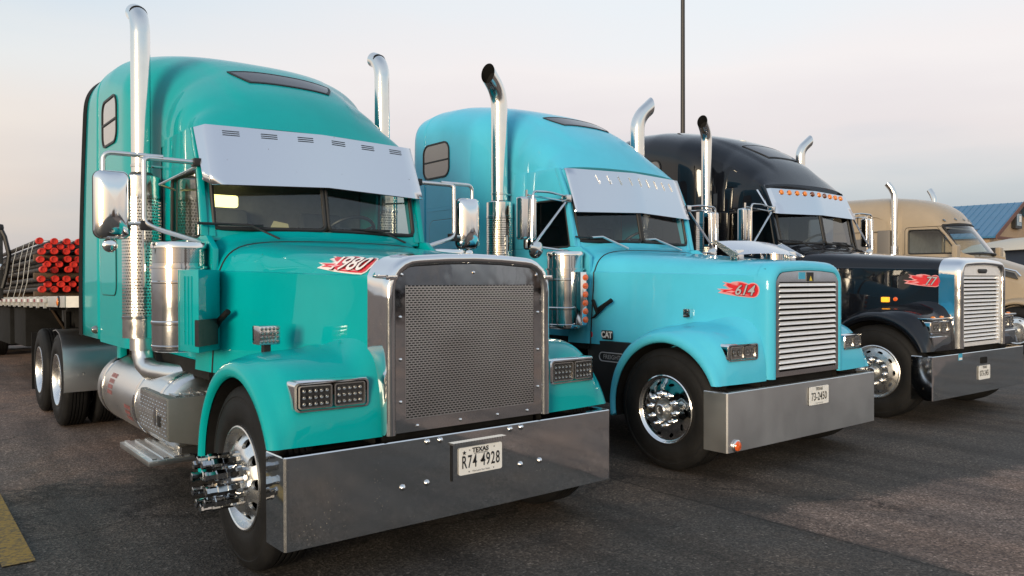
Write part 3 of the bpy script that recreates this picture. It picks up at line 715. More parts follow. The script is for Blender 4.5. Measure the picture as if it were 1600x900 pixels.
def air_cleaner(root, s, paintm, kind):
    x, y, r_ = 2.0, 1.135 * s, 0.185
    a = empty('air_cleaner', root)
    m = MB()
    m.lathe([(0.001, 1.17), (r_ - 0.02, 1.17), (r_ - 0.004, 1.178), (r_, 1.19), (r_, 1.20), (r_ + 0.005, 1.205), (r_ + 0.005, 1.215), (r_, 1.22), (r_, 1.36), (r_ + 0.006, 1.367), (r_ + 0.006, 1.382), (r_, 1.39), (r_, 1.65), (r_ + 0.004, 1.655), (r_ + 0.004, 1.665), (r_, 1.67), (r_, 1.755), (r_ + 0.014, 1.757), (r_ + 0.014, 1.772), (r_, 1.774)], (x, y, 0), (0, 0, 1), 40)
    m.build('canister', STEEL, a, angle=30)
    m = MB()
    m.lathe([(r_ - 0.005, 1.772), (r_ - 0.005, 1.79)], (x, y, 0), (0, 0, 1), 40)
    if kind == 1:
        perforated(m, 60, 12, lambda u, v: (x + (r_ - 0.005) * math.cos(2 * PI * u), y + (r_ - 0.005) * math.sin(2 * PI * u), 1.79 + 0.11 * v), 0.6, 0.5)
    else:
        m.lathe([(r_ - 0.005, 1.79), (r_ - 0.005, 1.90)], (x, y, 0), (0, 0, 1), 40)
    m.build('intake_screen', STEEL, a, normals=False)
    m = MB(); m.lathe([(r_ - 0.03, 1.78), (r_ - 0.03, 1.9)], (x, y, 0), (0, 0, 1), 24); m.build('filter', MUFF, a)
    m = MB(); m.lathe([(r_ - 0.005, 1.895), (r_ + 0.004, 1.90), (r_ + 0.004, 1.925), (r_ - 0.004, 1.94), (r_ - 0.03, 1.945), (0.001, 1.952)], (x, y, 0), (0, 0, 1), 40)
    m.build('lid', CHROME, a, angle=30)
    m = MB()
    if kind == 1:
        pl = [(1.76, 1.205), (1.73, 1.21), (1.47, 1.165), (1.70, 0.95), (1.95, 0.93), (1.95, 1.0)]
        m.prism(pl, lambda u, v, w: (u, v * s, w), 1.19, 1.745)
        h = m.build('housing', paintm, a, bevel=0.008)
        for k in range(3):
            b = MB(); b.box(1.655 - k * 0.05, 1.672 - k * 0.05, 1.199 * s - k * 0.0086 * s - 0.004, 1.199 * s - k * 0.0086 * s + 0.004, 1.24, 1.70); b.build('rib', paintm, h)
        b = MB(); b.box(1.756, 1.772, 1.195 * s - 0.008, 1.195 * s + 0.02, 1.18, 1.75); b.build('edge_trim', CHROME, h)
        b = MB(); b.hexa([(1.44, 1.175 * s, 1.235), (1.49, 1.185 * s, 1.235), (1.69, 0.99 * s, 1.235), (1.62, 0.99 * s, 1.235), (1.44, 1.175 * s, 1.41), (1.49, 1.185 * s, 1.41), (1.69, 0.99 * s, 1.41), (1.62, 0.99 * s, 1.41)]); b.build('intake_duct', BLACK, h)
    else:
        m.box(1.86, 2.05, min(0.9 * s, 1.0 * s), max(0.9 * s, 1.0 * s), 1.25, 1.7)
        m.build('bracket', STEEL, a)
        m = MB(); pl = [(1.70, 1.23), (1.68, 1.17), (1.80, 1.10), (1.87, 1.2)]
        m.prism(pl, lambda u, v, w: (u - 0.03, v * s, w), 1.215, 1.735)
        lb = m.build('light_bar', CHROME, a, bevel=0.006)
        for k in range(6):
            l = MB(); dv = Vector((-0.78, 0.30 * s, 0)); dv = Vector((-1, 0.25 * s, 0)).normalized()
            l.lathe([(0.036, 0), (0.036, 0.012), (0.028, 0.022), (0.001, 0.03)], (1.672, 1.175 * s, 1.27 + k * 0.082), dv, 16)
            l.build('marker_lamp', ORANGE, a)

def mirror(root, s, kind):
    mr = empty('mirror', root)
    if kind == 1:
        x, y, z = 2.2, 1.53 * s, 2.205
        w, h = 0.235, 0.475
        rows = []
        for dx, k in [(0.035, 0.93), (0.03, 0.99), (0.0, 1.0)] + [(-0.03 - 0.062 * (1 - k ** 2.6), k) for k in (0.985, 0.95, 0.9, 0.83, 0.74, 0.62, 0.5, 0.36, 0.22, 0.1, 0.02)]:
            rows.append([(x + dx, y + a, z + b) for a, b in rrect(w * k, h * (1 - (1 - k) * (0.35 + 0.62 * (1 - k))), min(0.055, w * k * 0.48), 6)])
        m = MB(); m.grid(rows, True, True); m.build('mirror_shell', CHROME, mr, angle=40)
        m = MB(); m.prism(rrect(w * 0.9, h * 0.92, 0.04), lambda a, b, c: (x + c, y + a, z + b), 0.036, 0.042); m.build('mirror_glass', CHROME, mr)
        m = MB(); m.prism(rrect(w * 1.015, h * 1.01, 0.056), lambda a, b, c: (x + c, y + a, z + b), 0.006, 0.034); m.build('mirror_rim', BLACK, mr, bevel=0.004)
        m = MB()
        m.tube(arc_path([(2.17, 0.94 * s, 2.55), (2.16, 1.30 * s, 2.55), (2.14, 1.335 * s, 2.54), (2.14, 1.335 * s, 2.09), (2.12, 1.28 * s, 2.05), (2.10, 0.94 * s, 1.95)], 0.06), 0.0185, 12)
        m.tube(arc_path([(2.16, 1.2 * s, 2.565), (2.2, 1.585 * s, 2.57), (2.2, 1.585 * s, 2.44)], 0.06), 0.0165, 12)
        m.tube([(2.14, 1.335 * s, 2.08), (2.2, 1.52 * s, 2.07)], 0.014, 10)
        m.tube([(2.17, 0.95 * s, 2.53), (2.45, 1.15 * s, 2.40), (2.75, 0.96 * s, 2.40)], 0.009, 8)
        m.build('mirror_arm', ALU, mr)
        m = MB(); m.box(2.12, 2.17, min(1.28 * s, 1.36 * s), max(1.28 * s, 1.36 * s), 2.03, 2.1); m.build('bracket', BLACK, mr, bevel=0.008)
        m = MB(); m.box(2.13, 2.22, min(0.92 * s, 0.99 * s), max(0.92 * s, 0.99 * s), 2.52, 2.58)
        m.build('bracket', BLACK, mr, bevel=0.008)
        m = MB()
        m.lathe([(0.001, -0.032), (0.03, -0.028), (0.046, -0.015), (0.05, 0.0), (0.047, 0.006), (0.001, 0.008)], (2.2, 1.545 * s, 1.92), (1, 0, 0), 20)
        m.tube([(2.2, 1.545 * s, 1.92), (2.2, 1.545 * s, 1.99)], 0.01, 8)
        m.build('spot_mirror', CHROME, mr)
    else:
        x, y, z = 2.2, 1.47 * s, 2.275
        m = MB(); m.box(x - 0.05, x + 0.05, y - 0.10, y + 0.10, z - 0.215, z + 0.215); m.build('mirror_shell', STEEL, mr, bevel=0.03, seg=4)
        m = MB(); m.box(x + 0.046, x + 0.054, y - 0.085, y + 0.085, z - 0.2, z + 0.2); m.build('mirror_glass', CHROME, mr)
        m = MB()
        m.tube(arc_path([(2.17, 0.94 * s, 2.52), (2.15, 1.2 * s, 2.55), (2.12, 1.45 * s, 2.54), (2.12, 1.47 * s, 2.0), (2.12, 1.38 * s, 1.99), (2.10, 0.94 * s, 1.95)], 0.05), 0.012, 10)
        m.tube([(2.15, 0.95 * s, 2.50), (2.12, 1.42 * s, 2.03)], 0.013, 10)
        m.tube([(2.17, 0.95 * s, 2.47), (2.2, 1.45 * s, 2.51)], 0.010, 8)
        m.tube([(2.2, 1.47 * s, 2.49), (2.2, 1.47 * s, 2.56)], 0.012, 8); m.tube([(2.2, 1.47 * s, 1.98), (2.2, 1.47 * s, 2.07)], 0.012, 8)
        m.build('mirror_arm', STEEL, mr)
        m = MB(); m.box(2.12, 2.2, min(0.93 * s, 1.0 * s), max(0.93 * s, 1.0 * s), 2.46, 2.54); m.build('bracket', STEEL, mr, bevel=0.01)
        m = MB(); m.lathe([(0.001, -0.05), (0.05, -0.04), (0.085, -0.015), (0.09, 0.0), (0.001, 0.004)], (2.14, 1.40 * s, 1.96), (1, 0, 0.2), 24); m.build('spot_mirror', STEEL, mr)

def headlight(root, s, kind):
    h = empty('headlight', root)
    x = 0.055
    Y0, Y1 = (0.675, 1.105) if kind == 1 else (0.70, 1.075)
    Z0, Z1 = (0.965, 1.135) if kind == 1 else (0.975, 1.125)
    yc, zc, W, H = (Y0 + Y1) / 2, (Z0 + Z1) / 2, Y1 - Y0, Z1 - Z0
    def P(a, b, c):  # a outward across, b up, c toward the front; the outer end wraps back
        wrap = max(0, (a - (W / 2 - 0.09)) / 0.09) ** 2 * 0.04
        return (x - c + wrap, (yc + a) * s, zc + b)
    rim = MB()
    o1 = rrect(W, H, 0.028, 4); o2 = rrect(W - 0.012, H - 0.012, 0.024, 4); o3 = rrect(W - 0.032, H - 0.032, 0.018, 4)
    rim.grid([[P(a, b, -0.13) for a, b in o1], [P(a, b, 0.0) for a, b in o1], [P(a, b, 0.010) for a, b in o2], [P(a, b, 0.010) for a, b in o3], [P(a, b, -0.03) for a, b in o3]], True)
    rim.build('bezel', CHROME, h, angle=30)
    bk = MB(); bk.add([P(a, b, -0.022) for a, b in o3], [tuple(range(len(o3)))]); bk.build('backing', MATTE, h)
    half = (W - 0.05) / 2
    for k in (-1, 1):
        cx = k * (half / 2 + 0.004)
        l = MB(); q = rrect(half - 0.006, H - 0.044, 0.014, 3)
        q2 = rrect(half - 0.020, H - 0.058, 0.010, 3)
        l.grid([[P(cx + a, b, -0.02) for a, b in q], [P(cx + a, b, 0.006) for a, b in q], [P(cx + a, b, 0.006) for a, b in q2], [P(cx + a, b, -0.006) for a, b in q2]], True)
        lens = l.build('lamp', FRAMEG, h, angle=30)
        l = MB(); l.add([P(cx + a, b, -0.005) for a, b in q2], [tuple(range(len(q2)))]); l.build('lens', LENSBK if kind == 1 else LAMPG, lens)
        led = MB()
        cols, rws = (5, 3) if kind == 1 else (2, 1)
        for i in range(cols):
            for j in range(rws):
                a = cx + (i - (cols - 1) / 2) * (half - 0.03) / cols; b = (j - (rws - 1) / 2) * (H - 0.066) / rws
                rr_ = 0.0115 if kind == 1 else 0.028
                led.lathe([(rr_, 0.0), (rr_ * 0.95, 0.004), (rr_ * 0.4, 0.001), (0.0005, 0.0045)], P(a, b, -0.004), (-1, 0, 0), 8 if kind == 1 else 14)
        led.build('optics', LEDM, lens)
    if kind == 3:
        m = MB(); m.hexa([(0.06, 0.62 * s, 0.80), (0.06, 1.04 * s, 0.80), (0.30, 1.04 * s, 0.80), (0.30, 0.62 * s, 0.80), (0.05, 0.62 * s, 0.955), (0.05, 1.09 * s, 0.955), (0.30, 1.09 * s, 0.955), (0.30, 0.62 * s, 0.955)])
        m.build('pod', CHROME, h, bevel=0.02, seg=3)
        m = MB(); m.box(0.05, 0.25, min(0.66 * s, 1.1 * s), max(0.66 * s, 1.1 * s), 1.13, 1.155); m.build('turn_lamp_base', CHROME, h, bevel=0.008)
        for q in (0.78, 0.98):
            l = MB(); l.lathe([(0.025, 0), (0.022, 0.012), (0.001, 0.018)], (0.10, q * s, 1.155), (0, 0, 1), 12); l.build('turn_lamp', AMBER, h)

def fender(root, s, paintm):
    cx, cz = 0.655, 0.525
    rows = []
    #      y      a_rear a_front  b     n_front n_rear
    spec = [(1.205, 0.575, 0.575, 0.585, 2.0, 2.0), (1.222, 0.580, 0.580, 0.590, 2.0, 2.0), (1.236, 0.592, 0.590, 0.605, 2.0, 2.0), (1.238, 0.612, 0.606, 0.635, 2.05, 2.0), (1.228, 0.625, 0.618, 0.66, 2.1, 2.05), (1.205, 0.632, 0.622, 0.678, 2.2, 2.1), (1.185, 0.635, 0.622, 0.685, 2.3, 2.1),
            (1.16, 0.64, 0.606, 0.693, 2.6, 2.1), (1.13, 0.645, 0.600, 0.702, 3.2, 2.1), (1.09, 0.65, 0.598, 0.712, 3.6, 2.15), (1.0, 0.65, 0.605, 0.722, 3.9, 2.15), (0.88, 0.65, 0.612, 0.728, 4.0, 2.15), (0.76, 0.65, 0.618, 0.735, 4.0, 2.15), (0.70, 0.65, 0.62, 0.755, 4.0, 2.15), (0.66, 0.65, 0.62, 0.80, 4.0, 2.15), (0.60, 0.65, 0.62, 0.86, 4.0, 2.15)]
    N = 40
    for (y, ar, af, b, nf, nr) in spec:
        row = []
        for k in range(N + 1):
            u = k / N
            # rear part: from below the axle line up to the crown; front part: crown down to the bumper line
            if u < 0.5:
                t = R(-10 + 100 * u / 0.5)
                c, sn = math.cos(t), math.sin(t)
                px = cx + ar * (abs(c) ** (2 / nr)); pz = cz + b * (abs(sn) ** (2 / nr)) * (1 if sn >= 0 else -1)
            else:
                zb = 0.79
                tb = math.asin(min(1, ((zb - cz) / b) ** (nf / 2)))
                t = PI / 2 + (PI / 2 - tb) * (u - 0.5) / 0.5
                c, sn = -math.cos(t), math.sin(t)
                px = cx - af * (max(c, 0) ** (2 / nf)); pz = cz + b * (sn ** (2 / nf))
            row.append((px, y * s, pz))
        rows.append(row)
    m = MB(); m.grid(rows)
    o = m.build('fender', paintm, root, angle=55)
    # dark liner over the wheel
    L_ = MB(); rr_ = []
    for y in (1.2, 0.5):
        rr_.append([(cx + 0.572 * math.cos(R(a)), y * s, cz + 0.58 * math.sin(R(a))) for a in range(-12, 150, 8)])
    L_.grid(rr_); L_.add([(cx + 0.62 * math.cos(R(a)), 0.62 * s, cz + 0.62 * math.sin(R(a))) for a in range(-20, 200, 10)], [tuple(range(22))])
    L_.build('wheel_well', MATTE, o)
    return o

def tractor(T):
    root = empty('semi_truck', None, T['loc'], T['rz'], T['sc'])
    tag(root, T['label'], 'truck', 'trucks parked side by side')
    PM = T['paint']; K = T['kind']
    # ---- running gear
    for s in (1, -1):
        m = MB(); m.box(0.25, 8.5, min(0.38 * s, 0.46 * s), max(0.38 * s, 0.46 * s), 0.78, 1.02); m.build('frame_rail', MATTE, root)
        wheel(root, 0.655, 1.19, s, T['wheel'])
        for x in (6.47, 7.79):
            wheel(root, x, 1.255, s, 'rear', detail=(s > 0 and K == 1))
            t = link('tyre', wheel_meshes('rear')[0], root); t.location = (x, s * 0.93, TYRE_R); t.rotation_euler = (0, 0, 0 if s > 0 else PI)
    for q in (0.6, 6.4, 7.72):
        m = MB(); m.box(q, q + 0.13, -1.0, 1.0, 0.44, 0.60); m.build('axle', MATTE, root, bevel=0.02)
    m = MB(); m.box(0.10, 1.75, -0.56, 0.56, 0.55, 1.5); m.box(0.12, 0.3, -1.0, 1.0, 0.45, 0.74); m.build('engine_bay', MATTE, root)
    m = MB(); m.box(1.85, 4.6, -0.98, 0.98, 0.96, 1.075); m.build('cab_floor', MATTE, root)
    m = MB(); m.box(4.9, 8.4, -0.45, 0.45, 1.02, 1.05); m.build('deck_plate', DARKM, root)
    m = MB(); m.lathe([(0.001, 1.16), (0.48, 1.16), (0.48, 1.19), (0.001, 1.2)], (7.1, 0, 0), (0, 0, 1), 32); m.box(6.9, 7.3, -0.4, 0.4, 1.05, 1.17); m.build('fifth_wheel', DARKM, root)
    # ---- hood
    xs = [0.125] + [0.125 + (1.79 - 0.125) * k / 26 for k in range(1, 27)]
    rows = []
    for x in xs:
        h = hood_half(x); rows.append([(x, y, z) for y, z in h] + [(x, -y, z) for y, z in h[-2::-1]])
    m = MB(); m.grid(rows); hood = m.build('hood', PM, root, angle=26)
    h0_ = hood_half(1.79); gp_ = [(1.797, y * 1.002, z + 0.001) for y, z in h0_]
    m = MB(); m.tube(gp_ + [(x, -y, z) for x, y, z in gp_[-2::-1]], 0.007, 6); m.build('hood_seal', GASKET, root)
    # cowl: hood rear edge to the windscreen foot
    rows = []
    h0 = hood_half(1.79)
    for k, (dx, dz, dw) in enumerate(((0.006, -0.012, -0.006), (0.012, 0.0, 0.004), (0.06, 0.006, 0.012), (0.16, 0.022, 0.02), (0.24, 0.05, 0.025), (0.30, 0.09, 0.028))):
        row = []
        for i, (y, z) in enumerate(h0):
            yy = y + dw if i < 7 else y * (1 + dw / 0.925)
            lift = dz if i > 5 else dz * 0.3 if i > 3 else 0
            bowx = (-0.10 * (1 - (yy / 0.95) ** 2)) * (k / 5)
            row.append((1.79 + dx + bowx, yy, z + lift))
        rows.append(row + [(a, -b, c) for a, b, c in row[-2::-1]])
    m = MB(); m.grid(rows); m.build('cowl', PM, root, angle=50)
    # ---- cap over the cab and sleeper
    m = MB(); m.grid([roof_section(x, 2.79) for x in [2.2, 2.225, 2.26, 2.3, 2.34, 2.38, 2.42, 2.46, 2.5, 2.54, 2.58, 2.64, 2.7, 2.78, 2.86, 2.92, 2.97, 3.02, 3.07, 3.12]])
    nf = len(roof_section(2.2, 2.79)); m.f.append(tuple(range(nf)))
    m.build('roof_cap', PM, root, angle=60)
    xe = 4.6
    m = MB(); xs = [3.12 + (xe - 3.12) * k / 32 for k in range(33)]
    rows = [roof_section(x, 1.08, ns=14) for x in xs]
    m.grid(rows); m.f.append(tuple(len(m.v) - len(rows[0]) + k for k in range(len(rows[0]))))
    slp = m.build('sleeper', PM, root, angle=60)
    for s in (1, -1):
        # side extender behind the seam, with its rubber edge
        ex = T['ext']
        rows = []
        base = roof_section(4.615, 1.10, ns=14, half=True, tmax=74)
        for k in range(7):
            u = k / 6
            rows.append([(4.615 + u * (ex - (0.42 if K == 1 else 0.06) * max(0, (z - 1.6) / 2.2) ** 1.5), (y * s) * (1 + 0.0 * u), z - 0.02 * u * (1 if z > 3.4 else 0)) for _, y, z in base])
        m = MB(); m.grid(rows); fe = m.build('side_extender', PM, root, angle=60)
        md = fe.modifiers.new('thick', 'SOLIDIFY'); md.thickness = 0.02; md.offset = -1 if s > 0 else 1
        e = MB(); edge = rows[-1]
        if K == 1: e.grid([[(x - 0.012, y * 1.004, z) for x, y, z in edge], [(x + 0.05, y * 1.006 + 0.02 * s, z) for x, y, z in edge], [(x + 0.10, y * 1.0 + 0.012 * s, z) for x, y, z in edge], [(x + 0.10, y * 0.985, z) for x, y, z in edge]])
        if K == 1: e.build('rubber_edge', RUBBER, fe)
        # sleeper window
        wy = 1.1505
        ol = rrect(0.60, 0.44, 0.12, 6, T['win'], 3.14)
        g = MB(); il = rrect(0.56, 0.40, 0.10, 6, T['win'], 3.14)
        g.grid([[(a, s * (wy + 0.001), b) for a, b in ol], [(a, s * (wy + 0.012), b) for a, b in ol], [(a, s * (wy + 0.012), b) for a, b in il], [(a, s * (wy + 0.002), b) for a, b in il]], True)
        sw = g.build('window', GASKET, slp)
        p = MB(); p.add([(a, s * (wy + 0.004), b) for a, b in il], [tuple(range(len(il)))]); p.build('pane', TINT_PANE, sw)
        d = MB(); d.box(T['win'] - 0.27, T['win'] + 0.27, min(s * wy, s * (wy + 0.012)), max(s * wy, s * (wy + 0.012)), 3.125, 3.143); d.build('window_bar', GASKET, sw)
        # luggage door
        c = MB(); cw = rrect(0.62, 0.86, 0.09, 5, 4.2, 1.97)
        c.grid([[(a, s * (wy - 0.002), b) for a, b in cw], [(a, s * (wy + 0.007), b) for a, b in cw], [(4.2 + (a - 4.2) * 0.97, s * (wy + 0.009), 1.97 + (b - 1.97) * 0.978) for a, b in cw]], True)
        c.add([(4.2 + (a - 4.2) * 0.97, s * (wy + 0.009), 1.97 + (b - 1.97) * 0.978) for a, b in cw], [tuple(range(len(cw)))])
        cd_ = c.build('luggage_door', PM, slp, angle=25)
        g = MB(); g.tube([(a, s * (wy + 0.002), b) for a, b in cw + cw[:1]], 0.006, 6); g.build('door_seal', GASKET, cd_)
        h = MB(); h.prism(rrect(0.09, 0.14, 0.02, 3, 4.0, 2.0), lambda a, b, w: (a, s * w, b), wy + 0.006, wy + 0.014); h.build('latch', CHROME if K == 1 else PM, cd_)
        # horizontal joint with rivets
        j = MB(); j.box(3.52, 4.585, min(s * 1.13, s * 1.1535), max(s * 1.13, s * 1.1535), 2.515, 2.53); sj = j.build('seam', PM, slp)
        rv = MB()
        for k in range(22): rv.lathe([(0.006, 0), (0.004, 0.003), (0.0005, 0.004)], (3.56 + k * 0.048, s * 1.1502, 2.56), (0, s, 0), 6)
        rv.build('rivets', PM, sj)
        lm = MB(); lm.lathe([(0.04, 0), (0.04, 0.02), (0.025, 0.045), (0.001, 0.05)], (4.75, s * 1.15, 1.19), (0, s, 0), 14); lm.build('marker_lamp', LEDM, fe)
        br = MB(); br.box(4.2, 4.34, min(s * 1.0, s * 1.06), max(s * 1.0, s * 1.06), 0.86, 1.1); br.build('tank_bracket', PM, root, bevel=0.01)
    # skylight
    def roof_z(x, y):
        zt, W, zc = smooth_interp(x, ZT), smooth_interp(x, WT), interp(x, ZC)
        n = roof_n(x); return zc + (zt - zc) * (1 - (abs(y) / W) ** n) ** (1 / n) + roof_ridge(x, abs(y) / W)
    def roof_p(u, v, off):
        x, y = u, v
        bow = 0.09 * max(0, (3.2 - x) / 1.0) ** 1.3; W = smooth_interp(x, WT)
        n = Vector((-(roof_z(x + 0.02, y) - roof_z(x - 0.02, y)) / 0.04, -(roof_z(x, y + 0.02) - roof_z(x, y - 0.02)) / 0.04, 1)).normalized()
        p = Vector((x + bow * (y / W) ** 2, y, roof_z(x, y))) + n * off
        return tuple(p)
    xa, xb = T['sky']
    def sky_shape(g):
        top, bot, hw, hb = xb - g, xa + g, 0.47 - g, 0.36 - g
        P = []
        for k in range(13): P.append((top + 0.0 * k, -hw + 2 * hw * k / 12))
        for k in range(1, 5): P.append((top - (top - bot) * k / 5, hw - (hw - hb) * (k / 5) ** 1.6))
        for k in range(13): P.append((bot, hb - 2 * hb * k / 12))
        for k in range(1, 5): P.append((bot + (top - bot) * k / 5, -hb - (hw - hb) * (1 - (1 - k / 5) ** 1.6)))
        return P
    A, B_ = sky_shape(0.0), sky_shape(0.02)
    g = MB(); g.grid([[roof_p(u, v, 0.001) for u, v in A], [roof_p(u, v, 0.010) for u, v in A], [roof_p(u, v, 0.010) for u, v in B_]], True); sk = g.build('skylight', GASKET, root)
    m = MB()
    x0_, x1_ = xa + 0.02, xb - 0.02
    rows = []
    for i in range(6):
        x = x0_ + (x1_ - x0_) * i / 5; f_ = (i / 5) ** 0.7
        hw_ = (0.34) + (0.45 - 0.34) * f_
        rows.append([roof_p(x, -hw_ + 2 * hw_ * k / 14, 0.008) for k in range(15)])
    m.grid(rows); m.build('pane', SKY_PANE, sk)
    # ---- cab shell
    m = MB()
    fr = MB()
    for s in (1, -1):
        a, b = (0.915, 0.957)
        f = lambda u, v, w: (u, w * s, v)
        m.prism([(1.83, 1.06), (3.24, 1.06), (3.24, 2.0), (1.98, 2.0), (1.83, 1.9)], f, a, b)
        m.prism([(2.88, 2.002), (3.24, 2.002), (3.24, 2.84), (2.82, 2.84)], f, a, b)
        m.prism([(2.215, 2.50), (2.855, 2.50), (2.818, 2.84), (2.36, 2.84)], f, a, b)
        m.prism([(2.05, 2.002), (2.115, 2.002), (2.213, 2.50), (2.358, 2.84), (2.30, 2.84), (2.17, 2.55)], f, a, b)
        # front pillar wrapping to the screen
        m.hexa([(2.055, 0.86 * s, 2.0), (2.055, 0.914 * s, 2.0), (2.14, 0.914 * s, 2.0), (2.14, 0.86 * s, 2.0), (2.255, 0.86 * s, 2.83), (2.295, 0.914 * s, 2.83), (2.36, 0.914 * s, 2.83), (2.36, 0.86 * s, 2.83)])
    m.hexa([(2.06, -0.9, 1.97), (2.06, 0.9, 1.97), (2.12, 0.9, 1.97), (2.12, -0.9, 1.97), (2.075, -0.9, 2.05), (2.075, 0.9, 2.05), (2.12, 0.9, 2.05), (2.12, -0.9, 2.05)])
    for s in (1, -1):
        m.hexa([(2.12, 0.0, 2.56), (2.22, 0.87 * s, 2.56), (2.30, 0.87 * s, 2.56), (2.20, 0.0, 2.56), (2.15, 0.0, 2.785), (2.275, 0.87 * s, 2.785), (2.35, 0.87 * s, 2.785), (2.24, 0.0, 2.785)])
    cab = m.build('cab', PM, root, bevel=0.004, angle=35)
    for s in (1, -1):
        dm = MB(); f = lambda u, v, w: (u, w * s, v)
        dm.prism([(2.13, 1.22), (2.92, 1.22), (2.92, 1.985), (2.14, 1.985)], f, 0.955, 0.966)
        dr = dm.build('door', PM, cab, bevel=0.005)
        hm = MB(); hm.prism(rrect(0.14, 0.05, 0.015, 3, 2.82, 1.78), f, 0.964, 0.985); hm.build('door_handle', CHROME, dr)
        gl = MB(); q = [(2.12, 2.0), (2.875, 2.0), (2.85, 2.50), (2.215, 2.50)]
        gl.add([f(u, v, 0.935) for u, v in q], [(0, 1, 2, 3)]); wn_ = gl.build('door_window', GLASS if K == 1 else TINTED, cab)
        gk = MB(); gk.tube(arc_path([f(u, v, 0.95) for u, v in [(2.5, 2.0)] + [q[1], q[2], q[3], q[0]] + [(2.5, 2.0)]], 0.05), 0.013, 8); gk.build('window_seal', GASKET, wn_)
    # windscreen
    for s in (1, -1):
        P4 = [(2.085, 0.862 * s, 2.06), (1.99, 0.015 * s, 2.07), (2.09, 0.015 * s, 2.58), (2.19, 0.862 * s, 2.57)]
        g = MB(); g.add(P4, [(0, 1, 2, 3)]); ws = g.build('windscreen', GLASS, root)
        e = MB()
        mid01 = tuple((a + b) / 2 for a, b in zip(P4[0], P4[1]))
        e.tube(arc_path([mid01, P4[1], P4[2], P4[3], P4[0], mid01], 0.055), 0.017, 8); e.build('windscreen_seal', GASKET, ws)
        wp = MB(); wmat = ALU if K == 2 else BLACK
        if K == 2:
            pth = [(1.86, 0.36 * s if s > 0 else -0.50, 1.985), (2.0, 0.60 if s > 0 else -0.22, 2.11), (2.035, 0.75 if s > 0 else -0.06, 2.10)]
        else:
            pth = [(1.86, 0.45 if s > 0 else -0.65, 1.985), (1.985, 0.62 if s > 0 else -0.48, 2.085), (2.03, 0.80 if s > 0 else -0.30, 2.09)]
        wp.tube(pth, 0.012 if K == 2 else 0.008, 8)
        wpo = wp.build('wiper', wmat, root)
        bl = MB(); b0, b1 = Vector(pth[2]), Vector(pth[1])
        bl.tube([tuple(b0 + Vector((0.004, 0.2, 0.0))), tuple(b0 + Vector((-0.02, -0.28, 0.0)))], 0.011, 6); bl.build('wiper_blade', BLACK, wpo)
    # interior
    m = MB(); m.box(2.12, 2.38, -0.86, 0.86, 1.75, 2.02); m.box(2.3, 2.45, -0.75, -0.1, 1.75, 2.08); it = m.build('dashboard', INTER, root, bevel=0.03, seg=3)
    m = MB(); m.box(3.16, 3.2, -0.9, 0.9, 1.2, 2.83); m.box(2.3, 3.2, -0.9, 0.9, 2.78, 2.81); m.box(2.1, 3.2, -0.9, 0.9, 1.1, 1.16); m.build('cab_lining', INTER, root)
    for s in (1, -1):
        m = MB(); m.box(2.6, 3.05, s * 0.45 - 0.24, s * 0.45 + 0.24, 1.55, 1.7); m.hexa([(2.96, s * 0.45 - 0.23, 1.68), (2.96, s * 0.45 + 0.23, 1.68), (3.1, s * 0.45 + 0.23, 1.68), (3.1, s * 0.45 - 0.23, 1.68), (3.06, s * 0.45 - 0.2, 2.3), (3.06, s * 0.45 + 0.2, 2.3), (3.15, s * 0.45 + 0.2, 2.3), (3.15, s * 0.45 - 0.2, 2.3)]); m.build('seat', SEATM, root, bevel=0.04, seg=3)
    m = MB(); c = Vector((2.50, -0.45, 2.08)); ax = Vector((0.62, 0, 0.78)).normalized(); u = Vector((0, 1, 0)); w_ = ax.cross(u)
    ring = [tuple(c + (u * math.cos(2 * PI * k / 32) + w_ * math.sin(2 * PI * k / 32)) * 0.23) for k in range(33)]
    m.tube(ring, 0.016, 8, cap=False)
    for k in range(3):
        a = 2 * PI * k / 3 + 0.5; m.tube([tuple(c - ax * 0.03), tuple(c + (u * math.cos(a) + w_ * math.sin(a)) * 0.225)], 0.012, 6)
    m.tube([tuple(c - ax * 0.03), (2.3, -0.45, 1.9)], 0.03, 8)
    m.build('steering_wheel', BLACK, root)
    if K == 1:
        m = MB(); m.prism(rrect(0.30, 0.10, 0.02, 3), lambda u, v, w: (2.75 + w, 0.60 + u, 2.335 + v), 0.0, 0.03); m.build('added_glow_panel', ADDEDGLOW, root)  # added glowing panel imitating a yellow reflection behind the windscreen; no real fitting
        m = MB(); m.add([(2.2, 0.42, 2.03), (2.2, 0.22, 2.03), (2.25, 0.22, 2.13), (2.25, 0.34, 2.15)], [(0, 1, 2, 3)]); m.build('dash_card', BROWNM, it)
        m = MB(); m.box(2.12, 2.13, -0.12, 0.0, 2.47, 2.53); m.build('toll_tag', STICKB, root)
    # ---- visor
    V = T['visor']
    vm = MB(); th = 0.006
    top = [(2.27, 0.955, 2.83), (2.185, 0.895, 2.848), (2.075, 0.0, 2.852), (2.185, -0.895, 2.848), (2.27, -0.955, 2.83)]
    bot = [(2.07, 0.945, 2.42), (1.985, 0.90, 2.377), (1.955, 0.0, 2.412), (1.985, -0.90, 2.377), (2.07, -0.945, 2.42)]
    if K == 2:
        top = [(2.26, 0.90, 2.82), (2.245, 0.885, 2.835), (2.12, 0.0, 2.84), (2.245, -0.885, 2.835), (2.26, -0.90, 2.82)]
        bot = [(2.08, 0.905, 2.37), (2.06, 0.89, 2.36), (2.0, 0.0, 2.39), (2.06, -0.89, 2.36), (2.08, -0.905, 2.37)]
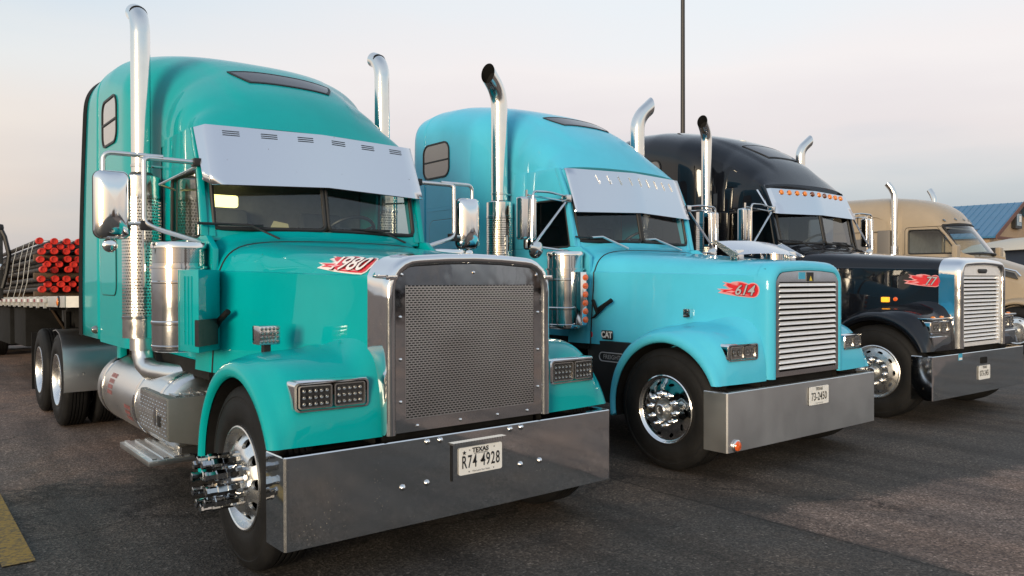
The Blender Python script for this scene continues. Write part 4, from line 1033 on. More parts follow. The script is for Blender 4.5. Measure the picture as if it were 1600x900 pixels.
    if K == 3:
        top = [(2.40, 0.965, 2.78), (2.225, 0.90, 2.79), (2.14, 0.0, 2.80), (2.225, -0.90, 2.79), (2.40, -0.965, 2.78)]
        bot = [(2.18, 0.965, 2.46), (2.06, 0.91, 2.44), (2.03, 0.0, 2.46), (2.06, -0.91, 2.44), (2.18, -0.965, 2.46)]
    def vsub(P):
        Q = [P[0]]
        for a, b in zip(P, P[1:]):
            n_ = 3 if abs(a[1] - b[1]) < 0.2 else 8
            Q += [tuple(a[i] + (b[i] - a[i]) * k / n_ for i in range(3)) for k in range(1, n_ + 1)]
        return Q
    tp, bt = vsub(top), vsub(bot)
    rows = [[(x + 0.13, y * 0.99, z + 0.002) for x, y, z in tp], tp] + [[tuple(a[i] + (b[i] - a[i]) * k / 6 for i in range(3)) for a, b in zip(tp, bt)] for k in range(1, 7)]
    rows.append([(x + 0.02, y, z - 0.004) for x, y, z in bt]); rows.append([(x + 0.02, y, z + 0.012) for x, y, z in bt])
    vm.grid(rows); vs_ = vm.build('sun_visor', VISM, root, angle=60)
    def vface(u, v, off=0.004):  # u 0..1 near to far across the two main faces, v 0 top..1 bottom
        i = 1 if u < 0.5 else 2; t = u * 2 - (i - 1)
        a = [top[i][k] + (top[i + 1][k] - top[i][k]) * t for k in range(3)]; b = [bot[i][k] + (bot[i + 1][k] - bot[i][k]) * t for k in range(3)]
        return Vector([a[k] + (b[k] - a[k]) * v for k in range(3)]) + Vector((-0.93, 0, 0.36)) * off
    if K == 1:
        for k in range(6):
            uc = 0.10 + k * 0.16
            sl = MB()
            for q in range(3):
                p0, p1 = vface(uc - 0.035, 0.09 + q * 0.035), vface(uc + 0.035, 0.09 + q * 0.035)
                sl.tube([tuple(p0), tuple(p1)], 0.0020, 6)
            sl.build('vent_slot', DARKM, vs_)
    elif K == 2:
        for k in range(9):
            sl = MB(); uc = 0.2 + k * 0.085
            sl.tube([tuple(vface(uc, 0.12)), tuple(vface(uc + 0.018, 0.32))], 0.008, 8); sl.build('vent_slot', VISM, vs_)
    else:
        for k in range(10):
            l = MB(); p = vface(0.105 + k * 0.088, 0.14, 0.0)
            l.lathe([(0.036, 0), (0.036, 0.01), (0.028, 0.02), (0.001, 0.027)], p, (-0.93, 0, 0.36), 16)
            l.build('marker_lamp', AMBERDK if k in (4, 6) else AMBER, vs_)
    # ---- fenders, lights
    for s in (1, -1):
        fd = fender(root, s, PM)
        headlight(root, s, K if K != 2 else 2)
        m = MB()
        m.prism([(1.30, 0.45), (1.86, 0.45), (1.86, 1.055), (1.20, 1.055)], lambda u, v, w: (u, w * s, v), 0.90, 0.955); lp = m.build('lower_panel', BLACK, root, bevel=0.006)
        if K == 1:
            b = MB(); b.box(0.70, 0.82, min(s * 0.92, s * 1.05), max(s * 0.92, s * 1.05), 1.285, 1.40); fl = b.build('work_light', STEEL, root, bevel=0.01)
            b = MB()
            for i in range(5):
                for j in range(4): b.lathe([(0.011, 0), (0.008, 0.006), (0.0005, 0.008)], (0.700, s * 0.985 + (i - 2) * 0.024, 1.343 + (j - 1.5) * 0.025), (-1, 0, 0), 8)
            b.build('optics', LEDM, fl)
            b = MB(); b.box(0.74, 0.79, s * 0.985 - 0.02, s * 0.985 + 0.02, 1.22, 1.29); b.build('mount', BLACK, fl)
            # rubber hood latch
        lt = MB(); lt.hexa([(1.55, 0.965 * s, 1.42), (1.55, 0.99 * s, 1.42), (1.62, 0.99 * s, 1.40), (1.62, 0.965 * s, 1.40), (1.72, 0.985 * s, 1.28), (1.72, 1.01 * s, 1.28), (1.76, 1.01 * s, 1.27), (1.76, 0.985 * s, 1.27)])
        lt.tube([(1.52, 0.955 * s, 1.46), (1.68, 0.995 * s, 1.36)], 0.022, 8); lt.tube([(1.74, 1.0 * s, 1.46), (1.68, 0.995 * s, 1.33)], 0.018, 8)
        lt.build('hood_latch', RUBBER, root, bevel=0.005)
        if K in (2, 3):
            b = MB(); yb = hood_half(0.77)[2][0]
            b.box(0.72, 0.80, min(s * (yb - 0.02), s * (yb + 0.05)), max(s * (yb - 0.02), s * (yb + 0.05)), 1.31, 1.37 if K == 3 else 1.39); sb = b.build('side_lamp', CHROME if K == 2 else AMBERLIT, root, bevel=0.008)
            if K == 2:
                b = MB()
                for q in range(3): b.box(0.735, 0.785, s * (yb + 0.051) - 0.003, s * (yb + 0.051) + 0.003, 1.315 + q * 0.024, 1.327 + q * 0.024)
                b.build('louvre', DARKM, sb)
            else:
                b = MB(); b.lathe([(0.03, 0), (0.02, 0.012), (0.001, 0.015)], (0.66, s * (hood_half(0.66)[2][0]), 1.345), (0, s, 0), 12); b.build('marker_lamp', ORANGE, root)
    # ---- nose and grille
    hw, zt, zb, rad = 0.607, 1.832, 0.80, 0.20
    if K == 1:
        seq = [(0.13, 0.0), (0.03, 0.0), (-0.012, 0.004), (-0.028, 0.016), (-0.034, 0.03), (-0.030, 0.05), (-0.018, 0.06), (-0.004, 0.066)]
    elif K == 3:
        hw, zt, rad = 0.60, 1.825, 0.14
        seq = [(0.16, 0.0), (0.05, 0.002), (0.0, 0.018), (-0.022, 0.034), (-0.03, 0.05), (-0.028, 0.072), (-0.012, 0.085), (0.03, 0.09)]
    else:
        seq = [(0.128, 0.0), (0.06, 0.006), (0.02, 0.026), (0.002, 0.05), (-0.004, 0.075), (0.0, 0.092), (0.02, 0.10)]
    def resample(P, n):
        L_ = [0]
        for a, b in zip(P, P[1:]): L_.append(L_[-1] + math.hypot(b[0] - a[0], b[1] - a[1]))
        out = []; i = 0
        for k in range(n):
            q = L_[-1] * k / (n - 1)
            while i < len(P) - 2 and q > L_[i + 1]: i += 1
            t_ = (q - L_[i]) / max(L_[i + 1] - L_[i], 1e-9); out.append((P[i][0] + (P[i + 1][0] - P[i][0]) * t_, P[i][1] + (P[i + 1][1] - P[i][1]) * t_))
        return out
    rows = []
    lead = [(0.155, -0.003)] if K == 2 else [(seq[0][0] + 0.05, 0.0), (seq[0][0] + 0.045, -0.004)]
    for i, (x, d) in enumerate(lead + seq):
        hp = hood_half(max(x, 0.125)); hp = resample(hp + [(-y, z) for y, z in hp[-2::-1]], 61)
        k_ = min(1.0, max(0, i - (0 if K == 2 else 1)) / 3.0); op = resample(nose_outline(d, hw, zt, zb, rad), 61)
        gro = 0.0 if (K != 2 and i == 0) else 0.004 if (K == 2) else 0.012
        gro *= (i < 3)
        rows.append([(x, a[0] * (1 + gro) * (1 - k_) + b[0] * k_, (a[1] + gro * 0.7) * (1 - k_) + b[1] * k_) for a, b in zip(hp, op)])
    m = MB(); m.grid(rows)
    m.build('grille_surround' if K != 2 else 'hood_nose', CHROME if K != 2 else PM, root, angle=50)
    m = MB(); m.box(0.07, 0.10, -0.56, 0.56, 0.8, 1.75); m.build('radiator', MATTE, root)
    if K == 1:
        gp = MB(); xg = -0.010; MY, Z0, Z1 = 0.476, 0.878, 1.640
        O_ = nose_outline(0.066, hw, zt, zb, rad)
        f = lambda y, z: (xg, y, z)
        gp.add([f(0.541, 0.805), f(MY, 0.805), f(MY, 1.64), f(0.541, 1.64)], [(0, 1, 2, 3)]); gp.add([f(-0.541, 0.805), f(-MY, 0.805), f(-MY, 1.64), f(-0.541, 1.64)], [(0, 1, 2, 3)])
        gp.add([f(MY, 0.805), f(-MY, 0.805), f(-MY, Z0), f(MY, Z0)], [(0, 1, 2, 3)])
        topo = [p for p in O_ if p[1] > 1.62]
        gp.add([f(0.541, 1.64)] + [f(*p) for p in topo if p[1] > 1.64] + [f(-0.541, 1.64)], [tuple(range(len([p for p in topo if p[1] > 1.64]) + 2))])
        gpo = gp.build('grille_panel', PANELM, root, normals=False, angle=30)
        pm = MB(); perforated(pm, 36, 56, lambda u, v: (xg + 0.001, MY - 2 * MY * u, Z0 + (Z1 - Z0) * v), 0.70, 0.48); pm.build('grille_mesh', MESHM, root, normals=False)
        rv = None
        for (y, z) in ((0.50, 1.70), (-0.50, 1.70), (0.0, 1.715), (0.51, 1.46), (0.51, 1.22), (0.51, 0.98), (-0.51, 1.46), (-0.51, 1.22), (-0.51, 0.98), (0.40, 0.835), (0.1, 0.835), (-0.18, 0.835), (-0.42, 0.835)):
            if rv is None:
                b = MB(); b.lathe([(0.011, 0), (0.009, 0.006), (0.0005, 0.009)], (0, 0, 0), (-1, 0, 0), 10); rv = b.build('rivet', CHROME, gpo); rv.location = (xg, y, z)
            else: dup(rv, gpo, (xg, y, z))
        for s in (1, -1):
            b = MB(); b.box(-0.042, 0.12, min(s * 0.602, s * 0.614), max(s * 0.602, s * 0.614), 1.685, 1.70); b.box(-0.042, -0.03, min(s * 0.545, s * 0.614), max(s * 0.545, s * 0.614), 1.672, 1.70); b.build('trim_clip', CHROME, root, bevel=0.003)
    else:
        fw_, ft, bt_, bn = (0.505, 1.735, 1.635, 16) if K == 2 else (0.512, 1.74, 1.62, 17)
        ol = nose_outline(0.0, fw_, ft, 0.815, 0.12); BW = 0.455; 
        xg = 0.004
        FM = STEEL if K == 2 else BARS
        g = MB(); f = lambda y, z: (xg, y, z)
        for s in (1, -1): g.prism([(fw_ * s, 0.815), (BW * s, 0.815), (BW * s, bt_), (fw_ * s, bt_)], lambda u, v, w: (w, u, v), xg, xg + 0.03)
        g.prism([(BW, 0.815), (-BW, 0.815), (-BW, 0.858), (BW, 0.858)], lambda u, v, w: (w, u, v), xg, xg + 0.03)
        tpz = [p for p in ol if p[1] > bt_ + 0.01]
        g.prism([(fw_, bt_ + 0.0005)] + tpz + [(-fw_, bt_ + 0.0005)], lambda u, v, w: (w, u, v), xg, xg + 0.03)
        g.build('grille_frame', FM, root, angle=30)
        bar = None
        dz = (bt_ - 0.868) / bn
        for k in range(bn):
            z = 0.868 + dz * (k + 0.5)
            if bar is None:
                b = MB(); sec = [(-0.010, -0.013), (-0.007, -0.016), (0.04, -0.004), (0.04, 0.004), (0.014, 0.014), (0.010, 0.013)]
                b.prism(sec, lambda u, v, w: (xg + u, w, v), -BW, BW); bar = b.build('grille_bar', BARS, root, bevel=0.002, seg=1); bar.location = (0, 0, z)
            else: dup(bar, root, (0, 0, z))
        if K == 2:
            b = MB(); b.box(xg - 0.004, xg, 0.06, 0.16, 1.66, 1.72); b.build('sticker', STICKB, root)
            b = MB(); b.box(xg - 0.004, xg, -0.075, 0.035, 1.64, 1.72); bd = b.build('badge', BLACK, root)
            b = MB(); b.add([(xg - 0.007, 0.0, 1.645), (xg - 0.007, -0.05, 1.645), (xg - 0.007, -0.024, 1.69)], [(0, 1, 2)]); b.build('badge_triangle', YELL, bd)
        else:
            b = MB(); b.prism([(-0.12, 0.0), (-0.09, -0.028), (0.09, -0.028), (0.12, 0.0), (0.10, 0.022), (-0.10, 0.022)], lambda u, v, w: (w, u, 1.675 + v), xg - 0.012, xg); b.build('badge', BLACK, root, bevel=0.004)
    # ---- bumper
    zb0, zb1 = T['bump']
    bw = 1.19
    def plan(ins): return [(0.23, bw + 0.006 - ins), (0.10, bw + 0.004 - ins), (0.012, bw - ins), (0.002 + ins, bw - 0.012 - ins * 0.5), (0.0 + ins, bw - 0.03 - ins * 0.5)] + [(-0.006 * (1 - (y / 1.16) ** 2) + ins, y) for y in (0.9, 0.6, 0.3, 0, -0.3, -0.6, -0.9)] + [(0.0 + ins, -bw + 0.03 + ins * 0.5), (0.002 + ins, -bw + 0.012 + ins * 0.5), (0.012, -bw + ins), (0.10, -bw - 0.004 + ins), (0.23, -bw - 0.006 + ins)]
    rows = []
    for z, ins in ((zb0 + 0.0, 0.05), (zb0 - 0.004, 0.012), (zb0, 0.0), ((zb0 + zb1) / 2, 0), (zb1 - 0.006, 0.0), (zb1, 0.004), (zb1, 0.05)): rows.append([(x, y, z) for x, y in plan(ins)])
    m = MB(); m.grid(rows); bp = m.build('bumper', BUMP2 if K == 2 else BUMPM, root, angle=20)
    m = MB(); m.box(0.05, 0.24, -1.1, 1.1, zb0 + 0.05, zb1 - 0.05); m.build('bumper_bracket', MATTE, bp)
    def plate(y0, zc_, lines, pw=0.325, ph=0.165):
        P = MB(); xf = -0.016
        P.prism(rrect(pw, ph, 0.012, 3), lambda u, v, w: (w, y0 + u, zc_ + v), xf, xf + 0.004); pl = P.build('licence_plate', PLATE, root)
        for body, sz, dy, sx, kw in lines:
            lettering('plate_text', body, sz, lambda u, v, dy=dy, sx=sx: (xf - 0.002, y0 - u - sx, zc_ + v + dy), INK, pl, **kw)
        return pl
    if K == 1:
        b = MB(); b.box(-0.009, -0.004, -0.245, 0.168, 0.478, 0.700); b.build('plate_holder', BUMPM, bp)
        b = MB(); b.box(-0.03, -0.004, -0.235, 0.165, 0.690, 0.702)
        for q in range(20): b.box(-0.034, -0.03, 0.16 - q * 0.0195 - 0.006, 0.16 - q * 0.0195 + 0.006, 0.684, 0.702)
        b.build('plate_lamp_strip', CHROME, bp)
        b = MB(); b.box(-0.012, -0.004, 0.155, 0.168, 0.475, 0.69); b.build('plate_edge', BLACK, bp)
        pl = plate(-0.048, 0.583, [('R74', 0.108, -0.01, -0.088, dict(xs=0.60, spacing=1.15, bold=0.0012)), ('4928', 0.108, -0.01, 0.072, dict(xs=0.60, spacing=1.15, bold=0.0012)), ('TEXAS', 0.038, 0.058, -0.005, dict(bold=0.0015, xs=1.1)), ('APPORTIONED', 0.014, 0.038, 0.0, dict(xs=1.1)), ('The Lone Star State', 0.015, -0.067, -0.0, dict(xs=1.1))])
        def star(cy, cz_, r_, nme):
            st = MB(); P = []
            for k in range(10):
                rr_ = r_ if k % 2 == 0 else r_ * 0.42; P.append((-0.018, cy + rr_ * math.sin(PI * k / 5), cz_ + rr_ * math.cos(PI * k / 5)))
            st.add(P, [tuple(range(10))]); st.build(nme, INK, pl, shade=False, normals=False)
        star(-0.048 + 0.125, 0.583 + 0.05, 0.016, 'plate_star'); star(-0.048 - 0.004, 0.583 - 0.012, 0.014, 'plate_emblem')
        star(-0.048 + 0.085, 0.583 + 0.062, 0.006, 'plate_star'); star(-0.048 - 0.10, 0.583 + 0.062, 0.006, 'plate_star'); star(-0.048 + 0.09, 0.583 - 0.067, 0.006, 'plate_star'); star(-0.048 - 0.095, 0.583 - 0.067, 0.006, 'plate_star')
        bolt = None
        for (y, z) in ((0.33, 0.733), (0.241, 0.732), (-0.283, 0.733), (-0.372, 0.734), (0.497, 0.494), (0.335, 0.495), (-0.366, 0.498), (-0.527, 0.499)):
            if bolt is None:
                b = MB(); b.lathe([(0.019, 0.0), (0.019, 0.003), (0.015, 0.010), (0.007, 0.016), (0.0005, 0.0175)], (0, 0, 0), (-1, 0, 0), 12); bolt = b.build('bolt', CHROME, bp); bolt.location = (-0.006, y, z)
            else: dup(bolt, bp, (-0.006, y, z))
    elif K == 2:
        plate(-0.142, 0.607, [('73-2450', 0.10, -0.012, 0.0, dict(xs=0.78, spacing=1.0, bold=0.0012)), ('TEXAS', 0.036, 0.058, 0.0, dict(bold=0.0012, xs=1.1)), ('The Lone Star State', 0.014, -0.068, 0.0, dict(xs=1.1))])
        b = MB(); b.lathe([(0.05, 0), (0.05, 0.012), (0.042, 0.016)], (-0.003, 1.075, 0.305), (-1, 0, 0), 20); lr = b.build('lamp_ring', CHROME, bp)
        b = MB(); b.lathe([(0.042, 0.014), (0.036, 0.024), (0.001, 0.032)], (-0.003, 1.075, 0.305), (-1, 0, 0), 20); b.build('lamp_lens', ORANGE, lr)
    else:
        plate(-0.03, 0.496, [('073-2451', 0.09, -0.012, 0.0, dict(xs=0.74, bold=0.0012)), ('TEXAS', 0.036, 0.058, 0.0, dict(bold=0.0012))], 0.30, 0.16)
        b = MB(); b.prism(rrect(0.16, 0.075, 0.015, 3, -0.03, 0.635), lambda u, v, w: (w, u, v), -0.012, -0.004); b.build('tow_slot', MATTE, bp)
        b = MB(); b.box(-0.008, -0.004, 0.52, 0.60, 0.67, 0.745); b.build('sticker', STICKB, bp)
        b = MB(); b.box(-0.010, -0.004, 0.525, 0.595, 0.675, 0.70); b.build('sticker_foot', WHITE, bp)
    # ---- tanks, steps
    for s in (1, -1):
        m = MB(); m.lathe([(0.001, 2.18), (0.24, 2.18), (0.29, 2.195), (0.315, 2.23), (0.32, 2.26), (0.32, 4.38), (0.315, 4.41), (0.29, 4.445), (0.24, 4.46), (0.001, 4.46)], (0, 0.90 * s, 0.66), (1, 0, 0), 48); tk = m.build('fuel_tank', ALU, root, angle=30)
        for x in (2.35, 3.0, 4.22):
            m = MB(); m.lathe([(0.321, x - 0.03), (0.326, x - 0.028), (0.326, x + 0.028), (0.321, x + 0.03)], (0, 0.90 * s, 0.66), (1, 0, 0), 48); m.build('tank_strap', STEEL, tk)
        m = MB(); m.lathe([(0.05, 0), (0.05, 0.04), (0.04, 0.05), (0.001, 0.052)], (3.7, 0.98 * s, 0.955), (0, 0.25 * s, 1), 20); m.build('filler_cap', CHROME, tk)
        m = MB(); m.hexa([(2.03, 0.75 * s, 0.40), (2.03, 1.10 * s, 0.40), (2.80, 1.10 * s, 0.40), (2.80, 0.75 * s, 0.40), (2.03, 0.75 * s, 0.83), (2.03, 1.215 * s, 0.83), (2.80, 1.215 * s, 0.83), (2.80, 0.75 * s, 0.83)])
        m.v[1 + 0] = (2.03, 1.215 * s, 0.52) if True else m.v[1]; m.v[2] = (2.80, 1.215 * s, 0.52)
        bx = m.build('battery_box', BOXG, root, bevel=0.012)
        m = MB(); m.box(2.045, 2.785, min(s * 1.214, s * 1.2178), max(s * 1.214, s * 1.2178), 0.535, 0.815); m.build('tread_plate', ALU, bx)
        m = MB()
        for q in range(9):
            for r_ in range(10):
                m.hexa([(2.08 + r_ * 0.075 + (q % 2) * 0.03, 1.2178 * s, 0.545 + q * 0.028), (2.10 + r_ * 0.075 + (q % 2) * 0.03, 1.2178 * s, 0.553 + q * 0.028), (2.095 + r_ * 0.075 + (q % 2) * 0.03, 1.2178 * s, 0.559 + q * 0.028), (2.075 + r_ * 0.075 + (q % 2) * 0.03, 1.2178 * s, 0.551 + q * 0.028)] +
                       [(2.085 + r_ * 0.075 + (q % 2) * 0.03, 1.2208 * s, 0.549 + q * 0.028), (2.095 + r_ * 0.075 + (q % 2) * 0.03, 1.2208 * s, 0.553 + q * 0.028), (2.09 + r_ * 0.075 + (q % 2) * 0.03, 1.2208 * s, 0.556 + q * 0.028), (2.08 + r_ * 0.075 + (q % 2) * 0.03, 1.2208 * s, 0.552 + q * 0.028)])
        m.build('tread_pattern', ALU, bx)
        m = MB()
        for q in range(6): m.box(2.05, 2.78, min(s * (0.80 + q * 0.065), s * (0.83 + q * 0.065)), max(s * (0.80 + q * 0.065), s * (0.83 + q * 0.065)), 0.83, 0.842)
        m.build('step_tread', ALU, bx)
        m = MB(); m.box(2.2, 2.27, s * 1.219 - 0.006, s * 1.219 + 0.006, 0.60, 0.68); lk = m.build('latch', BLACK, bx)
        m = MB(); m.box(2.05, 2.92, min(1.02 * s, 1.34 * s), max(1.02 * s, 1.34 * s), 0.355, 0.395); sp = m.build('step', ALU, root, bevel=0.006)
        m = MB()
        for q in range(4): m.box(2.07, 2.90, min(s * (1.05 + q * 0.075), s * (1.085 + q * 0.075)), max(s * (1.05 + q * 0.075), s * (1.085 + q * 0.075)), 0.395, 0.405)
        m.build('step_tread', ALU, sp)
        for q in (2.1, 2.8):
            m = MB(); m.box(q, q + 0.06, min(0.9 * s, 1.1 * s), max(0.9 * s, 1.1 * s), 0.36, 0.45); m.build('step_bracket', DARKM, sp)
        # rear quarter fender
        arc = [(6.47 + 0.62 * math.cos(R(a)), 0.53 + 0.62 * math.sin(R(a))) for a in range(100, 196, 6)]
        arc = [(6.42, 1.16)] + [(5.86, 1.15), (5.83, 1.12), (5.80, 0.95), (5.79, 0.62), (5.80, 0.48)]
        arc = [(6.55, 1.10), (6.35, 1.12), (6.15, 1.09), (6.02, 1.02), (5.93, 0.90), (5.88, 0.76), (5.86, 0.6), (5.86, 0.45)]
        m = MB(); m.grid([[(x + 0.012, s * 1.27, z - 0.012) for x, z in arc], [(x, s * 1.27, z) for x, z in arc], [(x, s * 0.72, z) for x, z in arc]]); m.build('quarter_fender', ALU, root, angle=40)
        m = MB(); m.box(8.36, 8.38, min(s * 0.7, s * 1.26), max(s * 0.7, s * 1.26), 0.22, 0.98); m.build('mud_flap', RUBBER, root)
        # stacks, cleaners, mirrors
        stack(root, s, T['tip'], PM, detail=(s > 0))
        air_cleaner(root, s, PM, 1 if K == 1 else 2)
        mirror(root, s, 1 if K == 1 else 2)
    if K == 1:
        flame_decal(root, 0.72, 0.54, 0.012, 0.145, '1980', DWHITE)
        m = MB(); m.box(1.50, 1.62, 0.956, 0.959, 0.86, 0.98); st = m.build('red_sticker', REDS, root)
        m = MB(); m.prism([(1.53, 0.88), (1.57, 0.88), (1.60, 0.92), (1.585, 0.955), (1.55, 0.96), (1.535, 0.93), (1.56, 0.915)], lambda u, v, w: (u, w, v), 0.960, 0.962); m.build('sticker_mark', DPINK, st)
        # faded red print blocks on the tank
        for x0, z0, rowsn in ((3.95, 0.84, 4), (3.32, 0.64, 3)):
            m = MB()
            for r_ in range(rowsn):
                u = 0.0
                while u < 0.17:
                    w_ = rnd.uniform(0.015, 0.035); z1 = z0 - r_ * 0.048
                    P4 = []
                    for du, dz_ in ((0, 0), (w_, 0), (w_, -0.034), (0, -0.034)):
                        a_ = math.asin(max(-1, min(1, (z1 + dz_ - 0.66) / 0.3225))); P4.append((x0 - u - du, 0.90 + 0.3225 * math.cos(a_), 0.66 + 0.3225 * math.sin(a_)))
                    m.add(P4, [(0, 1, 2, 3)]); u += w_ + 0.012
            m.build('tank_print', FADED, root, shade=False, normals=False)
    elif K == 2:
        flame_decal(root, 0.48, 0.38, -0.195, 0.135, '614', DGREY)
        yb = hood_half(1.6)[1][0] + 0.006
        m = MB(); m.prism(rrect(0.15, 0.09, 0.015, 3, 1.60, 1.115), lambda u, v, w: (u, w, v), 0.935, 0.945); b = m.build('engine_badge', BLACK, root)
        lettering('badge_text', 'CAT', 0.085, lambda u, v: (1.60 - u, 0.948, 1.115 + v), WHITE, b, bold=0.004, xs=0.9)
        m = MB(); m.prism(rrect(0.05, 0.06, 0.02, 3, 1.80, 1.11), lambda u, v, w: (u, w, v), 0.965, 0.972); m.build('red_emblem', REDS, root)
        m = MB(); m.tube([(a, 0.957, b) for a, b in rrect(0.34, 0.085, 0.04, 5, 1.52, 0.90) + [rrect(0.34, 0.085, 0.04, 5, 1.52, 0.90)[0]]], 0.006, 6); b = m.build('oval_emblem', DGREY, root)
        lettering('emblem_text', 'FREIGHT', 0.06, lambda u, v: (1.52 - u, 0.958, 0.90 + v), DGREY, b)
        # bug deflector standing on the hood
        m = MB(); rows = []
        for (x, z, k) in ((0.36, 1.90, 0.96), (0.40, 1.935, 0.98), (0.60, 2.02, 1.0), (0.62, 2.028, 1.0), (0.62, 2.012, 0.99)):
            rows.append([(x + 0.05 * (y / 0.5) ** 2, y * k, z - 0.02 * (y / 0.5) ** 2) for y in (-0.52, -0.5, -0.3, 0, 0.3, 0.5, 0.52)])
        m.grid(rows); df = m.build('bug_deflector', VISM, root)
        for y in (0.42, -0.42):
            m = MB(); m.box(0.42, 0.50, y - 0.05, y + 0.05, 1.78, 1.93); m.build('deflector_bracket', CHROME, df, bevel=0.01)
        m = MB(); m.prism([(0.36, 1.88), (0.46, 1.865), (0.66, 2.0), (0.62, 2.02)], lambda u, v, w: (u, w, v), 0.515, 0.525); m.build('deflector_end', VISM, df); m = MB(); m.prism([(0.36, 1.88), (0.46, 1.865), (0.66, 2.0), (0.62, 2.02)], lambda u, v, w: (u, w, v), -0.525, -0.515); m.build('deflector_end', VISM, df)
    else:
        flame_decal(root, 0.56, 0.38, -0.205, 0.14, '77', DGREY)
        m = MB(); m.lathe([(0.09, 0), (0.08, 0.03), (0.03, 0.05), (0.001, 0.055)], (3.3, 0.1, 3.62), (0, 0, 1), 16); m.build('roof_antenna', WHITE, root)
    return root

SKY_PANE = pmat('dark_skylight', (0.035, 0.035, 0.045), rough=0.12, spec=0.5)
TINT_PANE = pmat('smoked_pane', (0.10, 0.10, 0.105), rough=0.06, coat=1.0, spec=0.9)
tractor(dict(kind=1, loc=(0, 0, 0), rz=0, sc=1, paint=TEAL, wheel='holes', tip='rear', ext=0.86, win=4.12, sky=(2.70, 2.95), visor=1, bump=(0.272, 0.76),
             label='teal semi truck with perforated grille and plate R74 4928, nearest in the row'))
tractor(dict(kind=2, loc=(-0.0184, -3.7292, 0), rz=-0.0088, sc=1.0072, paint=SKYBLUE, wheel='slots', tip='out', ext=0.30, win=4.36, sky=(2.86, 3.12), visor=2, bump=(0.256, 0.742),
             label='light blue semi truck with slatted grille and hood deflector beside the teal one'))
tractor(dict(kind=3, loc=(0.0225, -7.722, 0), rz=-0.0349, sc=1.0553, paint=BLACKP, wheel='ovals', tip='out_thin', ext=0.30, win=4.22, sky=(2.62, 3.0), visor=3, bump=(0.268, 0.745),
             label='black semi truck with amber lamps along its sun visor, behind the light blue one'))
